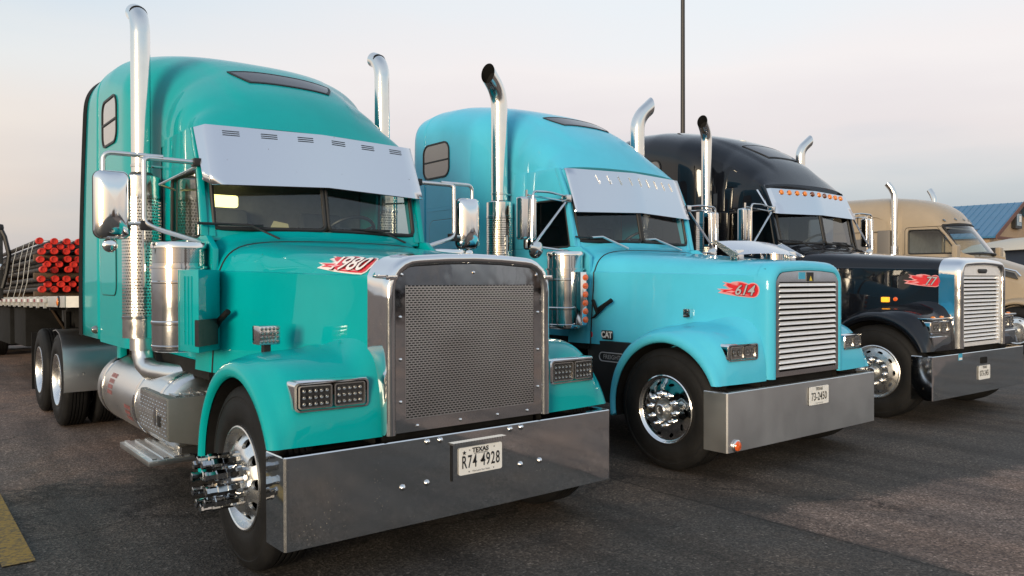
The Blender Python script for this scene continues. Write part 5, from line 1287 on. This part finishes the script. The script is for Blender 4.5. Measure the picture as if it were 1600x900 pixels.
# ------------------------------------------------------------------ tan aerodynamic tractor at the far end
def tan_truck():
    root = empty('semi_truck', None, (1.95, -17.8, 0))
    tag(root, 'tan aerodynamic sleeper semi truck farthest in the row, behind the black one', 'truck', 'trucks parked side by side')
    PM = TAN
    zt = [(2.12, 3.02), (2.4, 3.36), (2.8, 3.59), (3.3, 3.70), (3.9, 3.76), (5.0, 3.78)]
    wt = [(2.12, 0.86), (2.6, 0.95), (3.2, 1.03), (3.6, 1.18), (5.0, 1.22)]
    def sec(x, zb):
        T_, W = smooth_interp(x, zt), smooth_interp(x, wt); zc = interp(x, [(2.12, 2.9), (3.0, 2.98), (3.7, 3.15), (5, 3.3)])
        P = [(W, zb + (zc - zb) * k / 6) for k in range(6)] + [(W * math.cos(R(6 * k)) ** 0.62, zc + (T_ - zc) * math.sin(R(6 * k)) ** 0.7) for k in range(16)]
        bow = 0.22 * max(0, (3.2 - x) / 1.08) ** 1.4
        q = [(x + bow * (y / W) ** 2, y, z) for y, z in P]
        return q + [(a, -b, c) for a, b, c in q[-2::-1]]
    m = MB(); m.grid([sec(x, 2.9) for x in (2.12, 2.16, 2.22, 2.3, 2.4, 2.55, 2.7, 2.9, 3.1, 3.22)]); m.build('roof_cap', PM, root, angle=60)
    m = MB(); xs = [3.2 + 1.7 * k / 16 for k in range(17)]; rows = [sec(x, 1.0) for x in xs]; m.grid(rows); m.f.append(tuple(len(m.v) - len(rows[0]) + k for k in range(len(rows[0])))); sl = m.build('sleeper', PM, root, angle=60)
    m = MB()
    for s in (1, -1):
        f = lambda u, v, w: (u, (w + 0.06 * (u - 1.8) / 1.4) * s, v)
        m.prism([(1.55, 1.0), (3.22, 1.0), (3.22, 2.28), (1.85, 2.28), (1.6, 2.2)], f, 0.91, 0.97)
        m.prism([(3.06, 2.281), (3.22, 2.281), (3.22, 2.93), (3.06, 2.93)], f, 0.91, 0.97)
        m.prism([(2.36, 2.85), (3.059, 2.86), (3.059, 2.93), (2.42, 2.93)], f, 0.91, 0.97)
        m.prism([(1.85, 2.281), (1.95, 2.281), (2.219, 2.70), (2.42, 2.93), (2.34, 2.93)], f, 0.91, 0.97)
    m.box(1.9, 2.0, -0.95, 0.95, 1.9, 2.24)
    cab = m.build('cab', PM, root, bevel=0.01, angle=40)
    for s in (1, -1):
        f = lambda u, v, w: (u, (w + 0.06 * (u - 1.8) / 1.4) * s, v)
        g = MB(); q = [(1.95, 2.281), (3.058, 2.281), (3.058, 2.86), (2.36, 2.85)]
        g.add([f(u, v, 0.945) for u, v in q], [(0, 1, 2, 3)]); dw = g.build('door_window', GLASS, cab)
        e = MB(); e.tube(arc_path([f(2.5, 2.281, 0.965)] + [f(u, v, 0.965) for u, v in (q[1], q[2], q[3], q[0])] + [f(2.5, 2.281, 0.965)], 0.07), 0.018, 8); e.build('window_seal', GASKET, dw)
        e = MB(); e.tube(arc_path([f(u, v, 0.974) for u, v in ((1.88, 1.2), (3.14, 1.2), (3.14, 2.93), (2.2, 2.93))], 0.1), 0.006, 6); e.build('door_gap', GASKET, cab)
        w = MB(); ol = rrect(0.56, 0.36, 0.08, 5, 4.15, 2.5); il = rrect(0.68, 0.46, 0.11, 5, 4.15, 2.5)
        wy = 1.214
        w.grid([[(a, s * (wy - 0.01), b) for a, b in il], [(a, s * (wy + 0.012), b) for a, b in il], [(a, s * (wy + 0.012), b) for a, b in ol], [(a, s * (wy + 0.004), b) for a, b in ol]], True); sw = w.build('window', PM, sl, angle=30)
        p = MB(); p.add([(a, s * (wy + 0.006), b) for a, b in ol], [tuple(range(len(ol)))]); p.build('pane', TINT_PANE, sw)
        v = MB(); v.tube([(a, s * 1.218, b) for a, b in rrect(0.18, 0.30, 0.02, 3, 4.15, 3.12) + [rrect(0.18, 0.30, 0.02, 3, 4.15, 3.12)[0]]], 0.010, 6); v.build('vent_frame', GASKET, sl)
        # swept body line
        b = MB(); b.tube([(4.85, s * 1.222, 3.26), (4.2, s * 1.224, 3.27), (3.75, s * 1.20, 3.22), (3.5, s * 1.14, 3.1), (3.4, s * 1.1, 2.95)], 0.014, 6); b.build('body_line', PM, sl)
        b = MB(); b.box(3.52, 4.88, s * 1.2 - 0.024, s * 1.2 + 0.024, 2.845, 2.86); b.build('seam', GASKET, sl)
        # stack and its guard
        st = empty('exhaust_stack', root)
        t = MB(); t.tube([(3.35, 1.12 * s, 1.1), (3.35, 1.12 * s, 2.4), (3.35, 1.12 * s, 3.6), (3.36, 1.13 * s, 3.78), (3.42, 1.15 * s, 3.92), (3.50, 1.18 * s, 4.04)], 0.075, 20); t.build('pipe', STACKM, st)
        t = MB(); t.prism([(3.42, 1.08), (3.42, 1.22), (3.72, 1.25), (3.72, 1.1)], lambda u, v, w: (u, v * s, w), 1.1, 2.88); t.build('guard', STEEL_DARK, st, bevel=0.02)
        t = MB(); perforated(t, 20, 24, lambda u, v: (3.35 + 0.1 * math.cos(2 * PI * u), 1.12 * s + 0.1 * math.sin(2 * PI * u), 1.2 + 1.3 * v)); t.build('heat_shield', STACKM, st, normals=False)
        mr = empty('mirror', root)
        t = MB(); t.box(1.80, 1.92, min(1.16 * s, 1.40 * s), max(1.16 * s, 1.40 * s), 2.02, 2.46); t.build('mirror_shell', PM, mr, bevel=0.04, seg=3)
        t = MB(); t.tube([(1.86, 1.2 * s, 2.1), (1.9, 0.95 * s, 2.05)], 0.03, 8); t.build('mirror_arm', BLACK, mr)
        fd = fender(root, s, PM)
        wheel(root, 0.655, 1.19, s, 'ovals', detail=False)
        for x in (6.2, 7.5): wheel(root, x, 1.24, s, 'rear', detail=False)
        h = MB(); h.prism([(0.02, 1.0), (0.12, 0.96), (0.5, 1.16), (0.42, 1.25), (0.1, 1.16)], lambda u, v, w: (u, w * s, v), 0.74, 1.12); h.build('headlight', LENSBK, root, bevel=0.03, seg=3)
        w_ = MB(); w_.tube([(1.70, 0.35 if s > 0 else -0.6, 2.24), (1.80, 0.1 if s > 0 else -0.1, 2.31)], 0.014, 6); w_.build('wiper', BLACK, root)
    g = MB(); rows = []
    for k in range(11):
        y = -0.93 + 1.86 * k / 10
        b = 0.30 * (y / 0.93) ** 2
        rows.append([(1.58 + b, y, 2.25 + 0.02 * (1 - (y / 0.93) ** 2)), (1.86 + b * 0.92, y * 0.955, 2.65), (2.10 + b * 0.8, y * 0.91, 2.96 + 0.02 * (1 - (y / 0.93) ** 2))])
    g.grid(rows); ws = g.build('windscreen', GLASS, root, angle=80)
    e = MB()
    for a in (0, 2): e.tube([r_[a] for r_ in rows], 0.025, 8)
    for r_ in (rows[0], rows[-1]): e.tube(r_, 0.03, 8)
    e.build('windscreen_seal', GASKET, ws)
    m = MB(); rows = []
    for x, zt_, w in ((0.0, 1.15, 0.62), (0.03, 1.45, 0.70), (0.10, 1.62, 0.78), (0.3, 1.74, 0.83), (0.8, 1.93, 0.90), (1.2, 2.07, 0.945), (1.5, 2.18, 0.96), (1.72, 2.245, 0.965)):
        zc = 1.35 + 0.55 * min(1, x / 1.7) if x > 0.05 else 1.0
        P = [(w + 0.01, 0.95), (w + 0.01, (0.95 + zc) / 2), (w, zc)] + [(w * math.cos(R(9 * k)) ** 0.8, zc + (zt_ - zc) * math.sin(R(9 * k)) ** 0.8) for k in range(1, 11)]
        q = [(x + 0.10 * (y / w) ** 2, y, z) for y, z in P]; rows.append(q + [(a, -b, c) for a, b, c in q[-2::-1]])
    m.grid(rows); hd = m.build('hood', PM, root, angle=50)
    for s in (1, -1):
        v = MB(); v.hexa([(0.72, 0.935 * s, 1.66), (0.72, 0.86 * s, 1.66), (1.42, 0.9 * s, 1.86), (1.42, 0.99 * s, 1.86), (0.80, 0.905 * s, 1.80), (0.80, 0.84 * s, 1.80), (1.55, 0.86 * s, 2.03), (1.55, 0.97 * s, 2.03)]); v.build('hood_vent', BLACK, hd, bevel=0.012)
        v = MB(); v.tube([(0.66, 0.915 * s, 1.73), (0.76, 0.905 * s, 1.84), (1.58, 0.975 * s, 2.07), (1.62, 0.985 * s, 2.0)], 0.02, 8); v.build('vent_trim', CHROME, hd)
    m = MB(); m.box(-0.06, 0.05, -0.5, 0.5, 0.85, 1.55); m.build('grille', STEEL, root, bevel=0.03)
    m = MB(); m.box(-0.12, 0.3, -1.18, 1.18, 0.32, 0.80); m.build('bumper', PM, root, bevel=0.08, seg=4)
    m = MB(); m.box(0.1, 7.9, -0.46, 0.46, 0.6, 1.05); m.box(1.4, 4.9, -1.0, 1.0, 0.5, 1.0); m.build('chassis', MATTE, root)
    m = MB(); m.box(1.9, 2.15, -0.9, 0.9, 1.8, 2.2); m.build('dashboard', INTER, root, bevel=0.03)
    m = MB(); m.box(3.1, 3.15, -0.98, 0.98, 1.2, 3.0); m.box(2.2, 3.15, -0.85, 0.85, 2.87, 2.9); m.build('cab_lining', INTER, root)
    for y in (0.75, 0.38, 0.0, -0.38, -0.75):
        l = MB(); l.lathe([(0.05, 0), (0.03, 0.02), (0.001, 0.025)], (2.2 + 0.2 * (y / 0.9) ** 2, y, smooth_interp(2.2, zt) - 0.005 - 0.05 * (y / 0.8) ** 4), (-0.6, 0, 0.8), 10); l.build('roof_lamp', LEDM, root)
STEEL_DARK = pmat('grey_guard', (0.16, 0.145, 0.13), rough=0.5, metal=0.3)
tan_truck()

# ------------------------------------------------------------------ flatbed trailer with its pipes, behind the teal truck
RUST = pmat('pipe_steel', (0.055, 0.048, 0.044), rough=0.6, metal=0.5, var=0.5, vscale=8)
CAPRED = pmat('red_cap', (0.62, 0.035, 0.02), rough=0.42, var=0.15, vscale=12)
WOOD = pmat('lumber', (0.10, 0.065, 0.04), rough=0.85, var=0.4, vscale=9)
RAILM = pmat('trailer_rail', (0.52, 0.52, 0.50), rough=0.45, metal=0.4, var=0.15, vscale=5)
STRAPM = pmat('webbing', (0.42, 0.42, 0.40), rough=0.85, var=0.2)
TX, TZ, TILT = 5.6, 1.51, 0.018
def trailer():
    root = empty('flatbed_trailer', None, (TX, 0, TZ)); root.rotation_euler = (0, TILT, 0)
    tag(root, 'aluminium flatbed trailer loaded with red capped pipes, hitched behind the teal truck', 'trailer')
    H_ = 1.27
    m = MB(); m.box(0.12, 14.5, -H_ + 0.04, H_ - 0.04, -0.07, -0.012); m.build('deck', WOOD, root)
    for s in (1, -1):
        m = MB(); m.box(0.12, 14.5, min(s * (H_ - 0.05), s * H_), max(s * (H_ - 0.05), s * H_), -0.125, 0.0); r_ = m.build('side_rail', RAILM, root, bevel=0.008)
        m = MB(); m.box(1.25, 14.5, min(s * (H_ + 0.001), s * (H_ + 0.035)), max(s * (H_ + 0.001), s * (H_ + 0.035)), -0.075, -0.02); m.build('rub_rail', RAILM, r_, bevel=0.006)
        m = MB(); m.box(0.1, 1.2, min(s * (H_ + 0.001), s * (H_ + 0.016)), max(s * (H_ + 0.001), s * (H_ + 0.016)), -0.122, 0.002); ep = m.build('end_plate', RAILM, r_, bevel=0.005)
        m = MB(); m.hexa([(0.10, s * H_, -0.122), (0.12, s * (H_ - 0.05), -0.122), (-0.08, s * (H_ - 0.22), -0.122), (-0.10, s * (H_ - 0.18), -0.122), (0.10, s * H_, 0.0), (0.12, s * (H_ - 0.05), 0.0), (-0.08, s * (H_ - 0.22), 0.0), (-0.10, s * (H_ - 0.18), 0.0)]); m.build('corner_plate', RAILM, r_)
        m = MB(); m.lathe([(0.062, 0), (0.062, 0.012), (0.046, 0.016)], (0.42, s * (H_ + 0.016), -0.06), (0, s, 0), 18); lm = m.build('lamp_ring', BLACK, root)
        m = MB(); m.lathe([(0.048, 0.014), (0.04, 0.024), (0.001, 0.03)], (0.42, s * (H_ + 0.016), -0.06), (0, s, 0), 18); m.build('lamp_lens', AMBER, lm)
        for k in range(16):
            m = MB(); q = 1.45 + k * 0.30; m.box(q, q + 0.15, s * (H_ + 0.0355) - 0.001, s * (H_ + 0.0355) + 0.002, -0.068, -0.028); m.build('reflector', REDL if k % 2 == 0 else WHITE, r_)
        for k in range(22):
            m = MB(); q = 1.4 + k * 0.58; m.box(q, q + 0.05, min(s * H_, s * (H_ + 0.03)), max(s * H_, s * (H_ + 0.03)), -0.14, 0.004); m.build('stake_pocket', RAILM, r_)
        m = MB(); m.box(0.5, 14.2, min(s * 0.42, s * 0.52), max(s * 0.42, s * 0.52), -0.55, -0.075); m.build('main_beam', MATTE, root)
        # landing leg with its diagonal braces
        m = MB(); m.box(2.9, 3.04, min(s * 0.72, s * 0.86), max(s * 0.72, s * 0.86), -1.05, -0.08); lg = m.build('landing_leg', DARKM, root)
        m = MB(); m.tube([(1.7, s * 1.0, -0.13), (2.95, s * 0.8, -0.72)], 0.04, 6); m.build('brace', DARKM, lg)
        m = MB(); m.tube([(2.3, s * 1.1, -0.13), (3.0, s * 0.8, -0.5)], 0.03, 6); m.build('brace', WOOD, lg)
        m = MB(); m.box(2.82, 3.12, min(s * 0.66, s * 0.92), max(s * 0.66, s * 0.92), -1.08, -1.05); m.build('foot', DARKM, lg)
        for x in (11.7, 12.95):
            w = empty('wheel', root, (x, s * 1.25, TYRE_R - TZ + TILT * x), 0 if s > 0 else PI); tme, rme, hme, nme = wheel_meshes('rear'); link('tyre', tme, w); link('rim', rme, w)
            t = link('tyre', tme, w); t.location = (0, -0.33, 0)
        m = MB(); m.box(4.3, 5.6, min(s * 0.6, s * 1.15), max(s * 0.6, s * 1.15), -0.75, -0.16); m.build('tool_box', MATTE, root, bevel=0.02)
        m = MB(); m.box(6.2, 8.4, min(s * 0.6, s * 1.15), max(s * 0.6, s * 1.15), -0.8, -0.16); m.build('dunnage_rack', MATTE, root, bevel=0.02)
    m = MB(); m.box(-0.10, -0.04, -H_ + 0.2, H_ - 0.2, -0.13, 0.0); m.build('front_beam', RAILM, root)
    for k in range(12):
        m = MB(); m.box(0.4 + k * 1.15, 0.5 + k * 1.15, -H_ + 0.06, H_ - 0.06, -0.17, -0.072); m.build('cross_member', MATTE, root)
    for x in (11.7, 12.95):
        m = MB(); m.box(x - 0.07, x + 0.07, -1.05, 1.05, -0.86, -0.70); m.build('axle', MATTE, root)
    m = MB(); m.box(11.0, 13.6, -0.6, 0.6, -0.75, -0.2); m.build('suspension', MATTE, root)
    m = MB(); m.box(13.7, 13.72, -1.2, 1.2, -1.2, -0.15); m.build('mud_flap', RUBBER, root)
    # the load: 30 ft tubing in three tiers, red thread caps forward
    tiers = [(0.10, 'bottom'), (0.37, 'middle'), (0.62, 'top')]
    def wp(x, y, z): return (TX + x * math.cos(TILT) + z * math.sin(TILT), y, TZ - x * math.sin(TILT) + z * math.cos(TILT))
    rp = 0.032
    mp = MB(); mp.lathe([(rp, 0.0), (rp, 0.02), (rp, 9.4)], (0, 0, 0), (1, 0, 0), 10); o = mp.build('p', RUST); pme = o.data; bpy.data.objects.remove(o)
    rc = 0.0455
    mc = MB(); mc.lathe([(0.001, 0.006), (rc * 0.6, 0.006), (rc * 0.66, 0.0), (rc * 0.94, 0.0), (rc, 0.01), (rc, 0.12), (rc * 0.9, 0.126)], (0, 0, 0), (1, 0, 0), 16); o = mc.build('c', CAPRED); cme = o.data; bpy.data.objects.remove(o)
    for z0, nm in tiers:
        for j in range(3):
            for i in range(9):
                y = 1.13 - i * 0.150 - (0.075 if j == 1 else 0.0) + rnd.uniform(-0.014, 0.014)
                z = z0 + j * 0.070 + rnd.uniform(-0.003, 0.004)
                p = link('steel_pipe', pme); p.location = wp(2.72 + rnd.uniform(-0.05, 0.10) + (0.06 if j == 1 else 0), y, z); p.rotation_euler = (0, TILT, rnd.uniform(-0.004, 0.004))
                tag(p, 'dark steel pipe with red cap, %s tier, %s row, %s from the near rail' % (nm, ('lower', 'middle', 'upper')[j], ('first', 'second', 'third', 'fourth', 'fifth', 'sixth', 'seventh', 'eighth', 'ninth')[i]), 'pipe', 'pipes in the %s tier' % nm)
                link('end_cap', cme, p)
        for x, wd in ((3.0, 'nearest its capped end'), (6.0, 'midway'), (9.5, 'farthest')):
            d = MB(); d.box(-0.05, 0.05, -1.2, 1.2, -0.045, 0.045)
            db = d.build('timber_bearer', WOOD, bevel=0.006); db.location = wp(x, 0, z0 - 0.085 if nm != 'bottom' else 0.03); db.rotation_euler = (0, TILT, 0)
            tag(db, 'timber bearer under the %s tier of pipes, %s along the trailer' % (nm, {3.0: 'nearest its capped end', 6.0: 'midway', 9.5: 'farthest'}[x]), 'timber', 'timber bearers between the pipe tiers')
    for k, x in enumerate((3.15, 3.6, 4.2, 5.0, 5.9, 7.2)):
        st = MB(); zt_ = 0.62 + 0.132 + 0.036
        path = [(x + 0.28, 1.295, -0.06), (x + 0.10, 1.25, 0.2), (x + 0.02, 1.22, 0.55), (x, 1.17, zt_), (x, 0.0, zt_ + 0.01), (x, -1.17, zt_), (x, -1.29, -0.05)]
        st.grid([[wp(a - 0.026, b, c) for a, b, c in path], [wp(a + 0.026, b, c) for a, b, c in path]]); o = st.build('tie_down_strap', STRAPM, angle=180)
        tag(o, 'grey webbing strap over the pipe load, %s from the capped end' % ('first', 'second', 'third', 'fourth', 'fifth', 'sixth')[k], 'strap', 'straps over the pipe load')
        md = o.modifiers.new('thick', 'SOLIDIFY'); md.thickness = 0.004
    c = wp(5.85, 1.31, -0.05)
    q = empty('stake_post', None, c); tag(q, 'dark stake post wrapped with black straps at the left edge', 'post')
    m = MB(); m.box(-0.035, 0.035, -0.035, 0.035, 0.0, 1.18); m.build('post', DARKM, q, bevel=0.006)
    m = MB(); m.tube([(0, 0.0, 1.2), (-0.03, -0.06, 1.05), (-0.03, -0.12, 0.75), (-0.03, -0.08, 0.45), (-0.03, -0.02, 0.2)], 0.035, 8); m.build('strap', BLACK, q)
    m = MB(); m.lathe([(0.001, 0.0), (0.05, 0.0), (0.055, 0.04), (0.045, 0.09), (0.001, 0.10)], (0, 0, 1.16), (0, 0, 1), 12); m.build('post_cap', BLACK, q)
    m = MB(); m.lathe([(0.045, 0.0), (0.055, 0.03), (0.055, 0.07), (0.045, 0.1)], (0, 0, 0.5), (0, 0, 1), 12); m.build('ratchet', STEEL, q)
trailer()

# ------------------------------------------------------------------ the row parked opposite, seen in the chrome
def box_trailer(x, y, w, h, L_, mat, cab, label):
    root = empty('box_trailer', None, (x, y, 0)); tag(root, label, 'trailer', 'trailers parked across the lot')
    m = MB(); m.box(-L_, 0, -w / 2, w / 2, 1.15, h); bd = m.build('body', mat, root, bevel=0.04)
    m = MB(); m.box(-L_ + 0.3, -0.3, -0.5, 0.5, 0.75, 1.15); m.build('frame', MATTE, root)
    for s in (1, -1):
        m = MB(); m.box(0.0, 0.02, min(s * 0.03, s * w * 0.47), max(s * 0.03, s * w * 0.47), 1.25, h - 0.12); m.build('door', mat, root)
        m = MB(); m.tube([(0.04, s * 0.45, 1.3), (0.04, s * 0.45, h - 0.15)], 0.025, 6); m.build('lock_rod', STEEL, root)
        m = MB(); m.box(0.0, 0.03, min(s * 0.8, s * 1.1), max(s * 0.8, s * 1.1), 1.02, 1.12); m.build('tail_lamp', REDL, root)
        for q in (-1.2, -2.5):
            wh = empty('wheel', root, (q, s * 1.2, TYRE_R), 0 if s > 0 else PI); tme, rme, hme, nme = wheel_meshes('rear'); link('tyre', tme, wh); link('rim', rme, wh)
    m = MB(); m.box(-0.05, 0.05, -1.1, 1.1, 0.5, 0.62); m.build('bumper_bar', DARKM, root)
REDBOX = pmat('grey_trailer_paint', (0.30, 0.31, 0.33), rough=0.4, coat=0.5)
BROWNB = pmat('brown_trailer_paint', (0.16, 0.09, 0.055), rough=0.5)
for k, (y, mat, wd) in enumerate(((6.0, WHITE, 'white'), (-4.0, BROWNB, 'brown'), (-13.0, WHITE, 'white'), (-18.5, REDBOX, 'grey'), (-25.0, WHITE, 'white'), (-32.0, BROWNB, 'brown'))):
    box_trailer(-29.5 - (k % 3) * 1.3, y, 2.55, 3.9 if k % 2 else 4.05, 13, mat, None, '%s box trailer across the lot, %s from the camera side, mirrored in the chrome' % (wd, ('first', 'second', 'third', 'fourth', 'fifth', 'sixth', 'seventh', 'eighth')[k]))

# ------------------------------------------------------------------ background: pole, building
def at(px, d):  # ground point d metres ahead of the camera and across by the slope px
    g = Vector((fw.x, fw.y, 0)).normalized(); r_ = Vector((g.y, -g.x, 0))
    return Vector((CAM.x, CAM.y, 0)) + g * d + r_ * (px - 800) / 1218.07 * d
p = at(1067, 42)
m = MB(); m.lathe([(0.001, 0.0), (0.30, 0.0), (0.30, 0.8), (0.15, 0.82), (0.145, 0.9), (0.125, 8), (0.10, 21.0), (0.001, 21.02)], (p.x, p.y, 0), (0, 0, 1), 16)
po = m.build('pole_shaft', pmat('bronze_pole', (0.028, 0.026, 0.026), rough=0.5)); po.name = 'light_pole'
tag(po, 'tall dark light pole rising behind the black truck', 'lamp post')
m = MB(); m.box(p.x - 0.9, p.x - 0.25, p.y - 0.2, p.y + 0.2, 20.9, 21.1); m.box(p.x + 0.25, p.x + 0.9, p.y - 0.2, p.y + 0.2, 20.9, 21.1); m.box(p.x - 0.3, p.x + 0.3, p.y - 0.04, p.y + 0.04, 20.95, 21.03); m.build('lamp_head', BLACK, po, bevel=0.03)

BRICK = pmat('tan_brick', (0.34, 0.25, 0.17), rough=0.85, var=0.15, vscale=14)
BLUEROOF = pmat('blue_metal_roof', (0.02, 0.13, 0.26), rough=0.4, coat=0.3, var=0.06, vscale=1.5)
FASCIA = pmat('rust_fascia', (0.13, 0.055, 0.04), rough=0.6)
CREAM = pmat('cream_metal', (0.58, 0.52, 0.42), rough=0.6)
NAVY = pmat('navy_panel', (0.025, 0.04, 0.07), rough=0.5)
def building():
    A = at(1546, 55); B = at(1622, 63); C = (A + B) / 2
    g = (B - A).normalized(); l = Vector((-g.y, g.x, 0))
    if l.dot(Vector((fw.x, fw.y, 0))) < 0: l = -l
    Wd = (B - A).length; Ln = 12; ze, zr = 4.75, 7.32
    root = empty('building', None, C); tag(root, 'tan brick building with blue metal gable roof at the far right', 'building')
    Pt = lambda u, v, z: tuple(A + g * u + l * v + Vector((0, 0, z)) - C)
    m = MB(); m.add([Pt(0, 0, 0), Pt(Wd, 0, 0), Pt(Wd, 0, ze), Pt(Wd / 2, 0, zr - 0.05), Pt(0, 0, ze)], [(0, 1, 2, 3, 4)])
    m.add([Pt(0, 0, 0), Pt(0, Ln, 0), Pt(0, Ln, ze), Pt(0, 0, ze)], [(0, 1, 2, 3)]); m.add([Pt(Wd, 0, 0), Pt(Wd, Ln, 0), Pt(Wd, Ln, ze), Pt(Wd, 0, ze)], [(0, 1, 2, 3)])
    m.add([Pt(0, Ln, 0), Pt(Wd, Ln, 0), Pt(Wd, Ln, ze), Pt(Wd / 2, Ln, zr - 0.05), Pt(0, Ln, ze)], [(0, 1, 2, 3, 4)])
    m.build('wall', BRICK, root, shade=False)
    ov = 0.5; sl = (zr - ze) / (Wd / 2)
    rf = MB()
    for sgn, u0 in ((1, 0), (-1, Wd)):
        e = (Pt(u0 - sgn * ov, -ov, ze - sl * ov), Pt(Wd / 2, -ov, zr), Pt(Wd / 2, Ln + ov, zr), Pt(u0 - sgn * ov, Ln + ov, ze - sl * ov))
        rf.hexa([(x, y, z) for x, y, z in e] + [(x, y, z + 0.12) for x, y, z in e])
    ro = rf.build('roof', BLUEROOF, root, shade=False)
    rib = None
    for k in range(27):
        b = MB(); v = -ov + 0.1 + k * 0.46
        a0, a1 = Vector(Pt(-ov, v, ze - sl * ov + 0.13)), Vector(Pt(Wd / 2, v, zr + 0.13))
        if rib is None:
            b.tube([tuple(a0), tuple(a1)], 0.03, 4); rib = b.build('roof_rib', BLUEROOF, ro, shade=False); first = v
        else:
            d = l * (v - first); dup(rib, ro, (d.x, d.y, 0))
    for sgn, u0 in ((1, 0), (-1, Wd)):
        b = MB(); p0, p1 = Vector(Pt(u0 - sgn * ov, -ov - 0.03, ze - sl * ov - 0.14)), Vector(Pt(Wd / 2, -ov - 0.03, zr - 0.14))
        q0, q1 = p0 + Vector((0, 0, 0.32)), p1 + Vector((0, 0, 0.32)); t = -l * 0.06
        b.hexa([tuple(p0), tuple(p1), tuple(q1), tuple(q0), tuple(p0 + t), tuple(p1 + t), tuple(q1 + t), tuple(q0 + t)]); b.build('fascia', FASCIA, root, shade=False)
    b = MB(); b.hexa([Pt(0.2, -0.02, 4.55), Pt(Wd - 0.2, -0.02, 4.55), Pt(Wd - 0.2, -0.06, 4.55), Pt(0.2, -0.06, 4.55), Pt(0.2, -0.02, 4.75), Pt(Wd - 0.2, -0.02, 4.75), Pt(Wd - 0.2, -0.06, 4.75), Pt(0.2, -0.06, 4.75)]); b.build('trim_band', FASCIA, root)
    b = MB(); c = Wd / 2 - 0.3; b.hexa([Pt(c - 0.8, -0.3, 5.45), Pt(c + 0.8, -0.3, 5.45), Pt(c + 0.8, -0.02, 5.45), Pt(c - 0.8, -0.02, 5.45), Pt(c - 0.8, -0.3, 6.75), Pt(c + 0.8, -0.3, 6.75), Pt(c + 0.8, -0.02, 6.75), Pt(c - 0.8, -0.02, 6.75)]); sg = b.build('wall_sign', BLACK, root)
    b = MB(); b.add([Pt(c - 0.6, -0.32, 5.65), Pt(c + 0.6, -0.32, 5.65), Pt(c + 0.6, -0.32, 6.55), Pt(c - 0.6, -0.32, 6.55)], [(0, 1, 2, 3)]); b.build('sign_face', pmat('sign_glass', (0.22, 0.30, 0.36), rough=0.1), sg)
    b = MB(); b.add([Pt(c - 0.1, -0.34, 5.95), Pt(c + 0.5, -0.34, 5.95), Pt(c + 0.5, -0.34, 6.4), Pt(c - 0.1, -0.34, 6.4)], [(0, 1, 2, 3)]); b.build('sign_light', WHITE, sg)
    for k in range(3):
        b = MB(); u = 1.2 + k * 3.6; b.hexa([Pt(u, -0.04, 0.9), Pt(u + 1.6, -0.04, 0.9), Pt(u + 1.6, 0.02, 0.9), Pt(u, 0.02, 0.9), Pt(u, -0.04, 3.2), Pt(u + 1.6, -0.04, 3.2), Pt(u + 1.6, 0.02, 3.2), Pt(u, 0.02, 3.2)]); b.build('window', NAVY, root)
building()
q = at(1630, 42)
root = empty('storage_shed', None, q, YAW); tag(root, 'low cream roofed shed with navy wall at the right edge', 'shed')
m = MB(); m.box(-3, 3, -2.4, 2.4, 0.0, 3.15); m.build('wall', NAVY, root)
m = MB(); m.prism([(-2.9, 3.15), (2.9, 3.15), (2.0, 3.75), (0.2, 4.0), (-2.0, 3.6)], lambda u, v, w: (w, -u, v), -3.2, 3.2); m.build('roof', CREAM, root, bevel=0.05)
q = at(1558, 40)
m = MB(); m.lathe([(0.001, 0), (0.38, 0), (0.38, 2.2), (0.36, 2.95), (0.30, 3.1), (0.001, 3.12)], (q.x, q.y, 0), (0, 0, 1), 20); o = m.build('pump_post', CREAM); o.name = 'concrete_post'
tag(o, 'cream round post standing before the tan building', 'post')
m = MB(); m.box(q.x - 0.25, q.x + 0.1, q.y + 0.3, q.y + 0.7, 2.0, 3.25); m.build('post_sign', BLACK, o, bevel=0.03)
